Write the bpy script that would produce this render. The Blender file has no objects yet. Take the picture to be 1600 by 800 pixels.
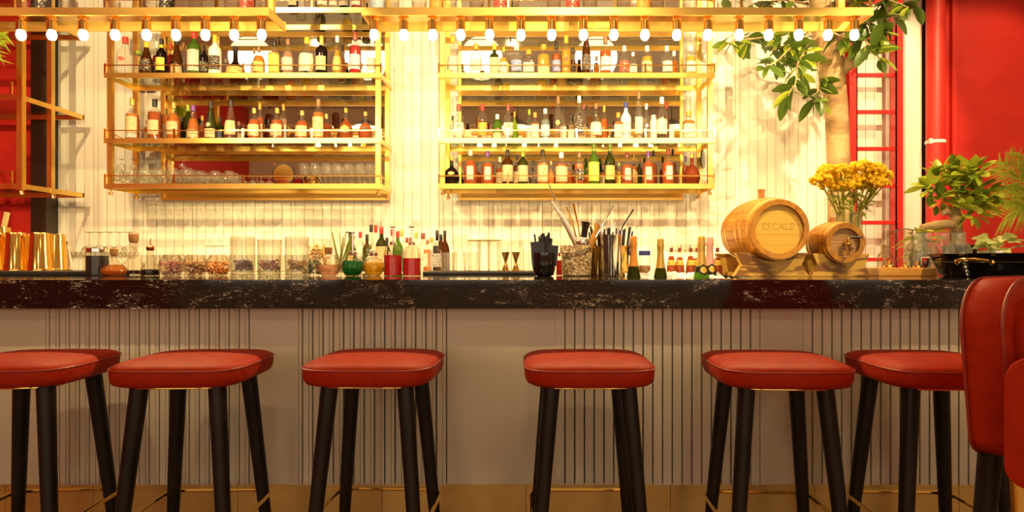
import bpy, math, random
from math import sin, cos, pi, radians as R
from mathutils import Vector, Matrix

random.seed(7)
SC = bpy.context.scene
COL = SC.collection

# ------------------------------------------------------------------ camera
# eye at (0,0,EZ) looking along +Y; principal point of the photograph is near (826,407)
EZ = 1.15
F = 1000.0
cam_d = bpy.data.cameras.new('camera')
cam = bpy.data.objects.new('camera', cam_d)
COL.objects.link(cam)
cam.location = (0, 0, EZ)
cam.rotation_euler = (pi / 2, 0, 0)
cam_d.sensor_width = 36.0
cam_d.lens = 36.0 * F / 1600.0
cam_d.shift_x = (800 - 826) / 1600.0
cam_d.shift_y = (407 - 400) / 1600.0
cam_d.clip_start = 0.02
SC.camera = cam

# ------------------------------------------------------------------ world, exposure
w = bpy.data.worlds.new('world')
SC.world = w
w.use_nodes = True
w.node_tree.nodes['Background'].inputs[0].default_value = (1.0, 0.85, 0.65, 1)
w.node_tree.nodes['Background'].inputs[1].default_value = 0.3
SC.view_settings.view_transform = 'Standard'
SC.view_settings.look = 'None'
SC.view_settings.gamma = 1.0
SC.view_settings.use_curve_mapping = False
SC.view_settings.exposure = 0.0
SC.cycles.transparent_max_bounces = 32
SC.cycles.max_bounces = 10
SC.cycles.glossy_bounces = 6
SC.cycles.sample_clamp_indirect = 6.0
SC.cycles.caustics_reflective = False
SC.cycles.caustics_refractive = False

# light levels
BULB_E = 540.0       # filament bulbs on the racks
GLOBE_E = 3.0       # big white globe pendants over the stools
WIN_E = 2.7          # daylight windows behind the camera
SPOT_W = 450.0       # ceiling track spots
WARM = (1.0, 0.74, 0.36)


# ------------------------------------------------------------------ helpers
def P(px, py, d):
    """point of the place seen at photo pixel (px,py), at distance d"""
    return Vector(((px - 826) * d / F, d, EZ - (py - 407) * d / F))


def X(px, d):
    return (px - 826) * d / F


def Z(py, d):
    return EZ - (py - 407) * d / F


class MB:
    def __init__(s):
        s.v = []
        s.f = []

    def box(s, x0, x1, y0, y1, z0, z1):
        n = len(s.v)
        s.v += [(x0, y0, z0), (x1, y0, z0), (x1, y1, z0), (x0, y1, z0),
                (x0, y0, z1), (x1, y0, z1), (x1, y1, z1), (x0, y1, z1)]
        s.f += [tuple(n + i for i in q) for q in
                ((3, 2, 1, 0), (4, 5, 6, 7), (0, 1, 5, 4), (1, 2, 6, 5), (2, 3, 7, 6), (3, 0, 4, 7))]
        return s

    def rings(s, rings, cap0=True, cap1=True, closed=False):
        n = len(s.v)
        k = len(rings[0])
        for r in rings:
            s.v += [tuple(p) for p in r]
        m = len(rings)
        for i in range(m if closed else m - 1):
            a = n + i * k
            b = n + ((i + 1) % m) * k
            for j in range(k):
                j2 = (j + 1) % k
                s.f.append((a + j, a + j2, b + j2, b + j))
        if not closed:
            if cap0:
                s.f.append(tuple(n + j for j in reversed(range(k))))
            if cap1:
                s.f.append(tuple(n + (m - 1) * k + j for j in range(k)))
        return s

    def lathe(s, prof, n=16, c=(0, 0, 0), ex=None, cap0=True, cap1=True, rib=0, ribn=8, sx=1, sy=1):
        rs = []
        for (r, z) in prof:
            r = max(r, 1e-4)
            ring = []
            for j in range(n):
                a = 2 * pi * (j + .5) / n
                ca, sa = cos(a), sin(a)
                q = 1.0
                if ex:
                    q = (abs(ca) ** ex + abs(sa) ** ex) ** (-1 / ex)
                if rib:
                    q *= 1 + rib * cos(ribn * a)
                ring.append((c[0] + r * q * ca * sx, c[1] + r * q * sa * sy, c[2] + z))
            rs.append(ring)
        return s.rings(rs, cap0, cap1)

    def tube(s, pts, r, n=8, closed=False):
        pts = [Vector(p) for p in pts]
        m = len(pts)
        rr = r if isinstance(r, (list, tuple)) else [r] * m
        rs = []
        prev = None
        for i, p in enumerate(pts):
            if closed:
                t = pts[(i + 1) % m] - pts[i - 1]
            else:
                t = pts[min(i + 1, m - 1)] - pts[max(i - 1, 0)]
            t.normalize()
            up = prev if prev is not None else (Vector((0, 0, 1)) if abs(t.z) < .9 else Vector((1, 0, 0)))
            u = up - t * up.dot(t)
            if u.length < 1e-6:
                u = Vector((1, 0, 0)) - t * t.x
            u.normalize()
            prev = u
            w_ = t.cross(u)
            rs.append([p + (u * cos(2 * pi * j / n) + w_ * sin(2 * pi * j / n)) * rr[i] for j in range(n)])
        return s.rings(rs, closed=closed)

    def ball(s, c, r, n=10, m=7, sz=1.0):
        prof = [(r * sin(pi * i / m), -r * cos(pi * i / m) * sz) for i in range(m + 1)]
        return s.lathe(prof, n, c)

    def prism(s, poly, y0, y1):
        """polygon in x,z extruded along y"""
        n = len(s.v)
        k = len(poly)
        s.v += [(x, y0, z) for x, z in poly] + [(x, y1, z) for x, z in poly]
        s.f.append(tuple(n + i for i in range(k)))
        s.f.append(tuple(n + k + i for i in reversed(range(k))))
        for i in range(k):
            j = (i + 1) % k
            s.f.append((n + i, n + k + i, n + k + j, n + j))
        return s

    def xform(s, M, start=0):
        for i in range(start, len(s.v)):
            s.v[i] = tuple(M @ Vector(s.v[i]))
        return s

    def mesh(s, name, m, smooth=True, angle=38):
        me = bpy.data.meshes.new(name)
        me.from_pydata(s.v, [], s.f)
        me.update()
        if smooth:
            me.shade_smooth()
            me.set_sharp_from_angle(angle=R(angle))
        if m:
            me.materials.append(m)
        return me

    def build(s, name, m, parent=None, loc=(0, 0, 0), rz=0, smooth=True, angle=38, bevel=0):
        return link(name, s.mesh(name, m, smooth, angle), parent, loc, rz, bevel)


def link(name, me, parent=None, loc=(0, 0, 0), rz=0, bevel=0):
    o = bpy.data.objects.new(name, me)
    COL.objects.link(o)
    o.location = loc
    o.rotation_euler = (0, 0, rz)
    o.parent = parent
    if bevel:
        b = o.modifiers.new('bevel', 'BEVEL')
        b.width = bevel
        b.segments = 2
        b.limit_method = 'ANGLE'
    return o


def tag(o, label=None, cat=None, group=None, kind=None):
    if label:
        o['label'] = label
    if cat:
        o['category'] = cat
    if group:
        o['group'] = group
    if kind:
        o['kind'] = kind
    return o


def thing(name, label, cat, loc=(0, 0, 0), rz=0, group=None):
    o = bpy.data.objects.new(name, None)
    COL.objects.link(o)
    o.location = loc
    o.rotation_euler = (0, 0, rz)
    o.empty_display_size = .05
    return tag(o, label, cat, group)


def copy_tree(o, parent=None):
    c = o.copy()
    COL.objects.link(c)
    c.parent = parent
    for ch in list(o.children):
        copy_tree(ch, c)
    return c


def box(name, m, x0, x1, y0, y1, z0, z1, parent=None, bevel=0):
    return MB().box(x0, x1, y0, y1, z0, z1).build(name, m, parent, smooth=False, bevel=bevel)


# ------------------------------------------------------------------ materials
def newmat(name):
    m = bpy.data.materials.new(name)
    m.use_nodes = True
    nt = m.node_tree
    nt.nodes.clear()
    out = nt.nodes.new('ShaderNodeOutputMaterial')
    return m, nt, out


def N(nt, t, **kw):
    n = nt.nodes.new(t)
    for k, v in kw.items():
        setattr(n, k, v)
    return n


def pm(name, col, rough=.5, metal=0.0, col2=None, scale=8.0, stretch=(1, 1, 1), detail=4, bump=0, bscale=None,
       spec=.5, coat=0, ramp=(.4, .6), emit=0, ecol=None, sheen=0, objco=True):
    m, nt, out = newmat(name)
    b = N(nt, 'ShaderNodeBsdfPrincipled')
    nt.links.new(b.outputs[0], out.inputs[0])
    b.inputs['Base Color'].default_value = (*col, 1)
    b.inputs['Roughness'].default_value = rough
    b.inputs['Metallic'].default_value = metal
    b.inputs['Specular IOR Level'].default_value = spec
    b.inputs['Coat Weight'].default_value = coat
    b.inputs['Coat Roughness'].default_value = .08
    if emit:
        b.inputs['Emission Color'].default_value = (*(ecol or col), 1)
        b.inputs['Emission Strength'].default_value = emit
    if col2 or bump:
        tc = N(nt, 'ShaderNodeTexCoord')
        mp = N(nt, 'ShaderNodeMapping')
        mp.inputs['Scale'].default_value = stretch
        nt.links.new(tc.outputs['Object'], mp.inputs[0])
        if col2:
            nz = N(nt, 'ShaderNodeTexNoise')
            nz.inputs['Scale'].default_value = scale
            nz.inputs['Detail'].default_value = detail
            nt.links.new(mp.outputs[0], nz.inputs['Vector'])
            cr = N(nt, 'ShaderNodeValToRGB')
            cr.color_ramp.elements[0].position = ramp[0]
            cr.color_ramp.elements[1].position = ramp[1]
            cr.color_ramp.elements[0].color = (*col, 1)
            cr.color_ramp.elements[1].color = (*col2, 1)
            nt.links.new(nz.outputs[0], cr.inputs[0])
            nt.links.new(cr.outputs[0], b.inputs['Base Color'])
        if bump:
            n2 = N(nt, 'ShaderNodeTexNoise')
            n2.inputs['Scale'].default_value = bscale or scale
            n2.inputs['Detail'].default_value = 3
            nt.links.new(mp.outputs[0], n2.inputs['Vector'])
            bp = N(nt, 'ShaderNodeBump')
            bp.inputs['Strength'].default_value = bump
            bp.inputs['Distance'].default_value = .01
            nt.links.new(n2.outputs[0], bp.inputs['Height'])
            nt.links.new(bp.outputs[0], b.inputs['Normal'])
    return m


def glassm(name, tint=(.97, .97, .95), edge=(.50, .42, .30), rough=.02, ior=1.32, bump=0, bscale=60, diff=0):
    """clear thin glass: tinted see-through with fresnel reflection"""
    m, nt, out = newmat(name)
    lw = N(nt, 'ShaderNodeLayerWeight')
    lw.inputs['Blend'].default_value = .35
    cr = N(nt, 'ShaderNodeValToRGB')
    cr.color_ramp.elements[0].color = (*tint, 1)
    cr.color_ramp.elements[1].color = (*edge, 1)
    cr.color_ramp.elements[0].position = .45
    nt.links.new(lw.outputs['Facing'], cr.inputs[0])
    tr = N(nt, 'ShaderNodeBsdfTransparent')
    nt.links.new(cr.outputs[0], tr.inputs[0])
    gl = N(nt, 'ShaderNodeBsdfGlossy')
    gl.inputs['Roughness'].default_value = rough
    fc = N(nt, 'ShaderNodeLayerWeight')
    fc.inputs['Blend'].default_value = .5
    pw = N(nt, 'ShaderNodeMath', operation='POWER')
    nt.links.new(fc.outputs['Facing'], pw.inputs[0])
    pw.inputs[1].default_value = 4.0
    fr = N(nt, 'ShaderNodeMath', operation='MULTIPLY_ADD')
    nt.links.new(pw.outputs[0], fr.inputs[0])
    fr.inputs[1].default_value = .6
    fr.inputs[2].default_value = .045
    mx = N(nt, 'ShaderNodeMixShader')
    nt.links.new(fr.outputs[0], mx.inputs[0])
    nt.links.new(tr.outputs[0], mx.inputs[1])
    nt.links.new(gl.outputs[0], mx.inputs[2])
    last = mx
    if diff:
        df = N(nt, 'ShaderNodeBsdfDiffuse')
        df.inputs[0].default_value = (.9, .88, .82, 1)
        m2 = N(nt, 'ShaderNodeMixShader')
        m2.inputs[0].default_value = diff
        nt.links.new(mx.outputs[0], m2.inputs[1])
        nt.links.new(df.outputs[0], m2.inputs[2])
        last = m2
    if bump:
        tc = N(nt, 'ShaderNodeTexCoord')
        vo = N(nt, 'ShaderNodeTexVoronoi')
        vo.inputs['Scale'].default_value = bscale
        nt.links.new(tc.outputs['Object'], vo.inputs['Vector'])
        bp = N(nt, 'ShaderNodeBump')
        bp.inputs['Strength'].default_value = bump
        bp.inputs['Distance'].default_value = .01
        nt.links.new(vo.outputs['Distance'], bp.inputs['Height'])
        for n_ in (lw, fc, gl):
            nt.links.new(bp.outputs[0], n_.inputs['Normal'])
    nt.links.new(last.outputs[0], out.inputs[0])
    return m


def liquidm(name, c, clear=.5, body=None):
    """coloured liquid or tinted glass: part see-through, part lit colour, glossy skin"""
    m, nt, out = newmat(name)
    tr = N(nt, 'ShaderNodeBsdfTransparent')
    tr.inputs[0].default_value = (*[min(1, x ** .6) for x in c], 1)
    b = N(nt, 'ShaderNodeBsdfPrincipled')
    b.inputs['Base Color'].default_value = (*(body or c), 1)
    b.inputs['Roughness'].default_value = .08
    b.inputs['Specular IOR Level'].default_value = .2
    tl = N(nt, 'ShaderNodeBsdfTranslucent')
    tl.inputs[0].default_value = (*(body or c), 1)
    # rim darkened in the colour to imitate refraction through the round body
    lw = N(nt, 'ShaderNodeLayerWeight')
    lw.inputs['Blend'].default_value = .5
    cr = N(nt, 'ShaderNodeValToRGB')
    cr.color_ramp.elements[0].position = .25
    cr.color_ramp.elements[0].color = (*(body or c), 1)
    cr.color_ramp.elements[1].position = .85
    cr.color_ramp.elements[1].color = (*[x * .35 for x in (body or c)], 1)
    nt.links.new(lw.outputs['Facing'], cr.inputs[0])
    nt.links.new(cr.outputs[0], b.inputs['Base Color'])
    nt.links.new(cr.outputs[0], tl.inputs[0])
    m1 = N(nt, 'ShaderNodeMixShader')
    m1.inputs[0].default_value = .45
    nt.links.new(b.outputs[0], m1.inputs[1])
    nt.links.new(tl.outputs[0], m1.inputs[2])
    m2 = N(nt, 'ShaderNodeMixShader')
    m2.inputs[0].default_value = clear
    nt.links.new(m1.outputs[0], m2.inputs[1])
    nt.links.new(tr.outputs[0], m2.inputs[2])
    nt.links.new(m2.outputs[0], out.inputs[0])
    return m


def leafm(name, c1, c2, scale=9, thin=.35, rough=.35, bump=0):
    m = pm(name, c1, rough, col2=c2, scale=scale, bump=bump, bscale=scale * 3)
    nt = m.node_tree
    b = [n for n in nt.nodes if n.type == 'BSDF_PRINCIPLED'][0]
    out = [n for n in nt.nodes if n.type == 'OUTPUT_MATERIAL'][0]
    cr = [n for n in nt.nodes if n.type == 'VALTORGB'][0]
    tl = N(nt, 'ShaderNodeBsdfTranslucent')
    nt.links.new(cr.outputs[0], tl.inputs[0])
    mx = N(nt, 'ShaderNodeMixShader')
    mx.inputs[0].default_value = thin
    nt.links.new(b.outputs[0], mx.inputs[1])
    nt.links.new(tl.outputs[0], mx.inputs[2])
    nt.links.new(mx.outputs[0], out.inputs[0])
    return m


def emitm(name, col, e):
    m, nt, out = newmat(name)
    em = N(nt, 'ShaderNodeEmission')
    em.inputs[0].default_value = (*col, 1)
    em.inputs[1].default_value = e
    nt.links.new(em.outputs[0], out.inputs[0])
    return m


def woodm(name, c1, c2, scale=6, dist=4, rough=.5, axis=(1, 1, 6)):
    m, nt, out = newmat(name)
    b = N(nt, 'ShaderNodeBsdfPrincipled')
    b.inputs['Roughness'].default_value = rough
    tc = N(nt, 'ShaderNodeTexCoord')
    mp = N(nt, 'ShaderNodeMapping')
    mp.inputs['Scale'].default_value = axis
    nt.links.new(tc.outputs['Object'], mp.inputs[0])
    wv = N(nt, 'ShaderNodeTexWave')
    wv.wave_type = 'RINGS'
    wv.inputs['Scale'].default_value = scale
    wv.inputs['Distortion'].default_value = dist
    wv.inputs['Detail'].default_value = 2
    wv.inputs['Detail Scale'].default_value = 1.2
    nt.links.new(mp.outputs[0], wv.inputs['Vector'])
    cr = N(nt, 'ShaderNodeValToRGB')
    cr.color_ramp.elements[0].position = .1
    cr.color_ramp.elements[0].color = (*c2, 1)
    cr.color_ramp.elements[1].position = .45
    cr.color_ramp.elements[1].color = (*c1, 1)
    nt.links.new(wv.outputs[0], cr.inputs[0])
    nt.links.new(cr.outputs[0], b.inputs['Base Color'])
    nt.links.new(b.outputs[0], out.inputs[0])
    return m


def granitem():
    m, nt, out = newmat('black_granite')
    b = N(nt, 'ShaderNodeBsdfPrincipled')
    b.inputs['Roughness'].default_value = .07
    b.inputs['Specular IOR Level'].default_value = .6
    tc = N(nt, 'ShaderNodeTexCoord')
    mp = N(nt, 'ShaderNodeMapping')
    mp.inputs['Scale'].default_value = (1.0, 1.0, 2.6)
    nt.links.new(tc.outputs['Object'], mp.inputs[0])
    # fine flecks, gathered into drifting bands
    n1 = N(nt, 'ShaderNodeTexNoise')
    n1.inputs['Scale'].default_value = 55
    n1.inputs['Detail'].default_value = 6
    n1.inputs['Roughness'].default_value = .75
    n1.inputs['Distortion'].default_value = 1.6
    nt.links.new(mp.outputs[0], n1.inputs['Vector'])
    n2 = N(nt, 'ShaderNodeTexNoise')
    n2.inputs['Scale'].default_value = 5
    n2.inputs['Detail'].default_value = 5
    n2.inputs['Distortion'].default_value = 2.2
    nt.links.new(mp.outputs[0], n2.inputs['Vector'])
    mu = N(nt, 'ShaderNodeMath', operation='MULTIPLY_ADD')
    nt.links.new(n2.outputs[0], mu.inputs[0])
    mu.inputs[1].default_value = .55
    nt.links.new(n1.outputs[0], mu.inputs[2])
    cr = N(nt, 'ShaderNodeValToRGB')
    e = cr.color_ramp.elements
    e[0].position = .82
    e[0].color = (.010, .006, .005, 1)
    e[1].position = .97
    e[1].color = (.66, .56, .44, 1)
    k = e.new(.895)
    k.color = (.05, .035, .028, 1)
    nt.links.new(mu.outputs[0], cr.inputs[0])
    nt.links.new(cr.outputs[0], b.inputs['Base Color'])
    nt.links.new(b.outputs[0], out.inputs[0])
    return m


def labelm(name, col, ink, bars=True, scale=1.0):
    """paper label with rows of small print"""
    m, nt, out = newmat(name)
    b = N(nt, 'ShaderNodeBsdfPrincipled')
    b.inputs['Roughness'].default_value = .55
    b.inputs['Base Color'].default_value = (*col, 1)
    if bars:
        tc = N(nt, 'ShaderNodeTexCoord')
        mp = N(nt, 'ShaderNodeMapping')
        mp.inputs['Scale'].default_value = (90 * scale, 90 * scale, 160 * scale)
        nt.links.new(tc.outputs['Object'], mp.inputs[0])
        nz = N(nt, 'ShaderNodeTexNoise')
        nz.inputs['Scale'].default_value = 1.0
        nz.inputs['Detail'].default_value = 1
        nt.links.new(mp.outputs[0], nz.inputs['Vector'])
        cr = N(nt, 'ShaderNodeValToRGB')
        cr.color_ramp.elements[0].position = .58
        cr.color_ramp.elements[0].color = (*col, 1)
        cr.color_ramp.elements[1].position = .68
        cr.color_ramp.elements[1].color = (*ink, 1)
        nt.links.new(nz.outputs[0], cr.inputs[0])
        nt.links.new(cr.outputs[0], b.inputs['Base Color'])
    nt.links.new(b.outputs[0], out.inputs[0])
    return m


M = {}
M['plank'] = pm('white_planks', (.86, .80, .70), .45, col2=(.80, .73, .62), scale=3, stretch=(2, 2, .4))
M['groove'] = pm('groove_shadow_gap', (.45, .38, .29), .7)
M['redwall'] = pm('red_paint', (.62, .022, .014), .5, col2=(.55, .018, .012), scale=4, bump=.15, bscale=40)
M['redmetal'] = pm('red_gloss_metal', (.56, .018, .014), .3)
M['darkcol'] = pm('dark_brown_paint', (.035, .018, .010), .4)
M['ceil'] = pm('warm_plaster', (.62, .54, .44), .8)
M['floor'] = pm('floor_wood', (.36, .23, .11), .45, col2=(.29, .18, .08), scale=3)
M['roomwall'] = pm('grey_beige_plaster', (.64, .56, .46), .8)
M['brass'] = pm('brushed_brass', (.95, .63, .17), .30, 1.0)
M['brassd'] = pm('polished_brass', (.90, .56, .16), .14, 1.0)
M['kick'] = pm('aged_brass_sheet', (.86, .58, .20), .42, .85, col2=(.68, .43, .14), scale=5, ramp=(.35, .75))
M['gold'] = pm('gold_plate', (1.0, .66, .18), .12, 1.0)
M['steel'] = pm('stainless_steel', (.78, .74, .68), .14, 1.0)
M['chrome'] = pm('chrome', (.85, .83, .8), .08, 1.0)
M['granite'] = granitem()
M['panel'] = pm('bar_panel_paint', (.66, .57, .44), .42, col2=(.62, .53, .40), scale=2)
M['leather'] = pm('red_leather', (.40, .024, .006), .48, col2=(.35, .020, .005), scale=30, bump=.12, bscale=260, spec=.10)
M['piping'] = pm('dark_red_piping', (.30, .022, .010), .4)
M['leg'] = pm('black_stained_wood', (.010, .006, .005), .38, col2=(.018, .011, .008), scale=12, stretch=(3, 3, .3), spec=.3)
M['mirror'] = pm('mirror_silver', (.90, .86, .80), .02, 1.0)
M['glass'] = glassm('clear_glass', edge=(.40, .33, .23), diff=.022)
M['bglass'] = glassm('bottle_glass', (.97, .96, .93), (.34, .26, .16), diff=.020)
M['flint'] = glassm('flint_glass', (.90, .86, .79), (.26, .19, .12), diff=.010)
M['glassg'] = glassm('greenish_sheet_glass', (.97, .99, .96), (.50, .74, .58))
M['crystal'] = glassm('cut_crystal', (.95, .92, .87), (.66, .56, .42), bump=.7, bscale=70)
M['crackle'] = pm('crackled_glass', (.86, .66, .36), .12, col2=(.34, .20, .07), scale=75, ramp=(.38, .58), bump=1.0, bscale=90, spec=.9)
M['tumbler'] = glassm('ribbed_glass', (.92, .92, .88), (.45, .40, .32), diff=.05)
M['frost'] = pm('frosted_white_glass', (.90, .86, .78), .35)
M['bulb'] = emitm('bulb_glow', (1.0, .70, .30), BULB_E)
M['globe'] = emitm('globe_glow', (1.0, .80, .52), GLOBE_E)
M['diffuser'] = emitm('lamp_diffuser', (1.0, .80, .52), 20.0)
M['window'] = emitm('daylight_pane', (1.0, .80, .56), WIN_E)
M['rubber'] = pm('black_rubber_mat', (.015, .013, .013), .5)
M['black'] = pm('black_plastic', (.012, .010, .010), .25)
M['blackgloss'] = pm('black_enamel', (.008, .006, .005), .06, spec=.7)
M['cork'] = pm('cork', (.55, .27, .09), .8, col2=(.42, .18, .05), scale=40)
M['barrel'] = pm('barrel_oak', (.60, .27, .020), .4, col2=(.40, .15, .010), scale=5, stretch=(6, 1.2, 6), ramp=(.35, .65))
M['hoop'] = pm('brass_hoop', (.78, .45, .12), .35, 1.0)
M['head'] = pm('barrel_head_wood', (.78, .48, .075), .5, col2=(.72, .42, .055), scale=3, stretch=(1, 1, 6))
M['stand'] = woodm('grained_pine', (.72, .42, .075), (.26, .11, .02), 5, 6, .5, (1, 2.5, 4))
M['stand2'] = woodm('grained_oak_head', (.60, .34, .12), (.28, .13, .035), 7, 5, .5, (1.5, 1, 5))
M['box'] = pm('honey_wood', (.80, .40, .08), .4, col2=(.68, .30, .05), scale=6, stretch=(1, 3, 6))
M['etch'] = pm('burnt_etching', (.56, .32, .05), .7)
M['bark'] = pm('pale_bark', (.48, .32, .15), .75, col2=(.32, .19, .08), scale=7, stretch=(1, 1, 2.5), bump=.5, bscale=24)
M['leaf'] = leafm('green_leaf', (.13, .20, .022), (.20, .28, .04))
M['leafd'] = leafm('deep_green_leaf', (.065, .115, .016), (.10, .16, .02))
M['leafy'] = leafm('yellow_green_leaf', (.46, .52, .05), (.32, .42, .035))
M['leafp'] = leafm('pale_variegated_leaf', (.70, .72, .34), (.42, .52, .14), 22)
M['flower'] = leafm('yellow_flower', (.98, .74, .02), (.94, .60, .012), 60, .3, .7)
M['stem'] = pm('green_stem', (.50, .46, .09), .5, col2=(.36, .32, .06), scale=10)
M['ice'] = pm('crushed_ice', (.92, .90, .86), .25, spec=.8)
M['white'] = pm('white_plastic', (.85, .82, .76), .4)
M['straw'] = pm('yellow_straw', (.72, .55, .22), .5)
M['tray'] = pm('dark_steel_tray', (.08, .07, .07), .3, .6)

CAP = {}
for k, c in dict(r=(.55, .03, .02), k=(.018, .012, .010), g=(.70, .46, .10), y=(.80, .50, .03), o=(.75, .28, .03),
                 w=(.85, .80, .70), n=(.30, .42, .05), b=(.05, .06, .30), p=(.16, .05, .30), m=(.22, .045, .03),
                 t=(.25, .12, .05), s=(.62, .58, .52), e=(.60, .72, .60)).items():
    CAP[k] = pm('cap_' + k, c, .35, .6 if k in 'gs' else 0)
CAPW = dict(r='red', k='black', g='gold', y='yellow', o='orange', w='white', n='green', b='blue', p='purple',
            m='maroon', t='brown', s='silver', e='pale green')
LQ = {
    'a': liquidm('amber_spirit', (.62, .15, .006), .34, (.66, .13, .002)),
    'o': liquidm('orange_spirit', (.84, .32, .02), .40, (.84, .27, .006)),
    'd': liquidm('dark_amber_spirit', (.36, .08, .008), .35, (.22, .035, .003)),
    'y': liquidm('yellow_spirit', (.92, .62, .08), .45, (.92, .60, .05)),
    'r': liquidm('red_spirit', (.55, .010, .008), .28, (.70, .006, .006)),
    'p': liquidm('rose_spirit', (.85, .55, .42), .6),
    'b': liquidm('pale_blue_spirit', (.62, .78, .78), .72),
    'e': liquidm('emerald_syrup', (.01, .30, .06), .25, (.004, .30, .05)),
    'l': liquidm('lemon_syrup', (.85, .60, .06), .45, (.90, .58, .02)),
    'k': liquidm('coffee_syrup', (.02, .008, .006), .08),
}
GL = {
    'g': liquidm('green_bottle_glass', (.16, .34, .03), .42, (.14, .30, .03)),
    'n': liquidm('olive_bottle_glass', (.07, .075, .012), .25, (.06, .065, .010)),
    'k': liquidm('black_bottle_glass', (.020, .010, .008), .08),
    'm': liquidm('brown_bottle_glass', (.14, .045, .012), .25, (.12, .035, .008)),
    'w': M['frost'],
    'h': liquidm('red_brown_glaze', (.30, .05, .015), .1),
    'v': liquidm('lime_glass', (.45, .66, .06), .5, (.45, .62, .05)),
}
BODYW = dict(a='amber', o='orange', d='dark amber', y='yellow', r='red', p='rose', b='pale blue', c='clear',
             g='green', n='olive', k='black', m='brown', w='white', h='red-brown', v='lime', e='emerald', l='lemon')
LB = {}
for k, (c, i) in dict(c=((.58, .44, .24), (.24, .13, .05)), w=((.60, .54, .45), (.24, .17, .11)),
                      y=((.85, .60, .08), (.40, .20, .03)), u=((.35, .42, .52), (.8, .75, .65)),
                      r=((.60, .05, .03), (.85, .7, .5)), k=((.03, .02, .02), (.75, .62, .40)),
                      o=((.80, .34, .05), (.5, .1, .02)), p=((.75, .35, .32), (.85, .75, .6)),
                      g=((.62, .42, .12), (.2, .1, .03)), b=((.16, .20, .42), (.8, .75, .65))).items():
    LB[k] = labelm('paper_' + k, c, i)
LBW = dict(c='cream', w='white', y='yellow', u='grey-blue', r='red', k='black', o='orange', p='pink', g='gold', b='blue')

# ------------------------------------------------------------------ bottles
PROF = {
    'std': [(.88, 0), (1, .02), (1, .56), (.92, .63), (.62, .70), (.38, .75), (.34, .80), (.33, .97)],
    'bor': [(.88, 0), (1, .02), (1, .60), (.93, .67), (.62, .73), (.37, .77), (.33, .82), (.33, .97)],
    'con': [(.9, 0), (1, .02), (.98, .28), (.82, .46), (.58, .62), (.38, .75), (.33, .82), (.32, .97)],
    'dom': [(.86, 0), (1, .03), (1, .40), (.95, .52), (.80, .62), (.55, .69), (.33, .74), (.28, .80), (.28, .97)],
    'squ': [(.55, 0), (.82, .05), (.98, .18), (1, .30), (.86, .46), (.55, .57), (.27, .63), (.22, .70), (.22, .97)],
    'sqr': [(.92, 0), (.96, .02), (.96, .60), (.88, .66), (.45, .70), (.36, .73), (.35, .97)],
    'sli': [(.9, 0), (1, .02), (1, .42), (.92, .56), (.68, .70), (.45, .83), (.38, .97)],
    'jar': [(.92, 0), (1, .02), (1, .74), (.9, .82), (.72, .86), (.72, .97)],
    'chp': [(.9, 0), (1, .02), (1, .46), (.92, .55), (.68, .66), (.46, .75), (.37, .83), (.35, .97)],
    'lon': [(.88, 0), (1, .03), (1, .24), (.86, .34), (.42, .44), (.27, .52), (.24, .70), (.24, .97)],
}
LAT = {'sqr': 5}
CAPH = dict(std=.84, bor=.82, con=.84, dom=.84, squ=.86, sqr=.82, sli=.86, jar=.88, chp=.70, lon=.86)


def pr(prof, z):
    for (r0, z0), (r1, z1) in zip(prof, prof[1:]):
        if z0 <= z <= z1:
            return r0 + (r1 - r0) * (z - z0) / max(1e-6, z1 - z0)
    return prof[-1][0]


def label_patch(prof, Rr, H, z0, z1, ang, ex=None, oval=False, off=1.025, rows=5, cols=8):
    mb = MB()
    for i in range(rows + 1):
        t = i / rows
        z = z0 + (z1 - z0) * t
        aw = ang * (max(.06, math.sqrt(max(0, 1 - (2 * t - 1) ** 2))) if oval else 1)
        for j in range(cols + 1):
            a = -pi / 2 + aw * (2 * j / cols - 1)
            ca, sa = cos(a), sin(a)
            q = (abs(ca) ** ex + abs(sa) ** ex) ** (-1 / ex) if ex else 1
            r = pr(prof, z) * Rr * off * q
            mb.v.append((r * ca, r * sa, z * H))
    for i in range(rows):
        for j in range(cols):
            a = i * (cols + 1) + j
            mb.f.append((a, a + 1, a + cols + 2, a + cols + 1))
    return mb


ORD = ['first', 'second', 'third', 'fourth', 'fifth', 'sixth', 'seventh', 'eighth', 'ninth', 'tenth', 'eleventh',
       'twelfth', 'thirteenth', 'fourteenth', 'fifteenth', 'sixteenth', 'seventeenth', 'eighteenth', 'nineteenth',
       'twentieth', 'twenty-first', 'twenty-second', 'twenty-third', 'twenty-fourth', 'twenty-fifth', 'twenty-sixth',
       'twenty-seventh', 'twenty-eighth', 'twenty-ninth', 'thirtieth']


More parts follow.
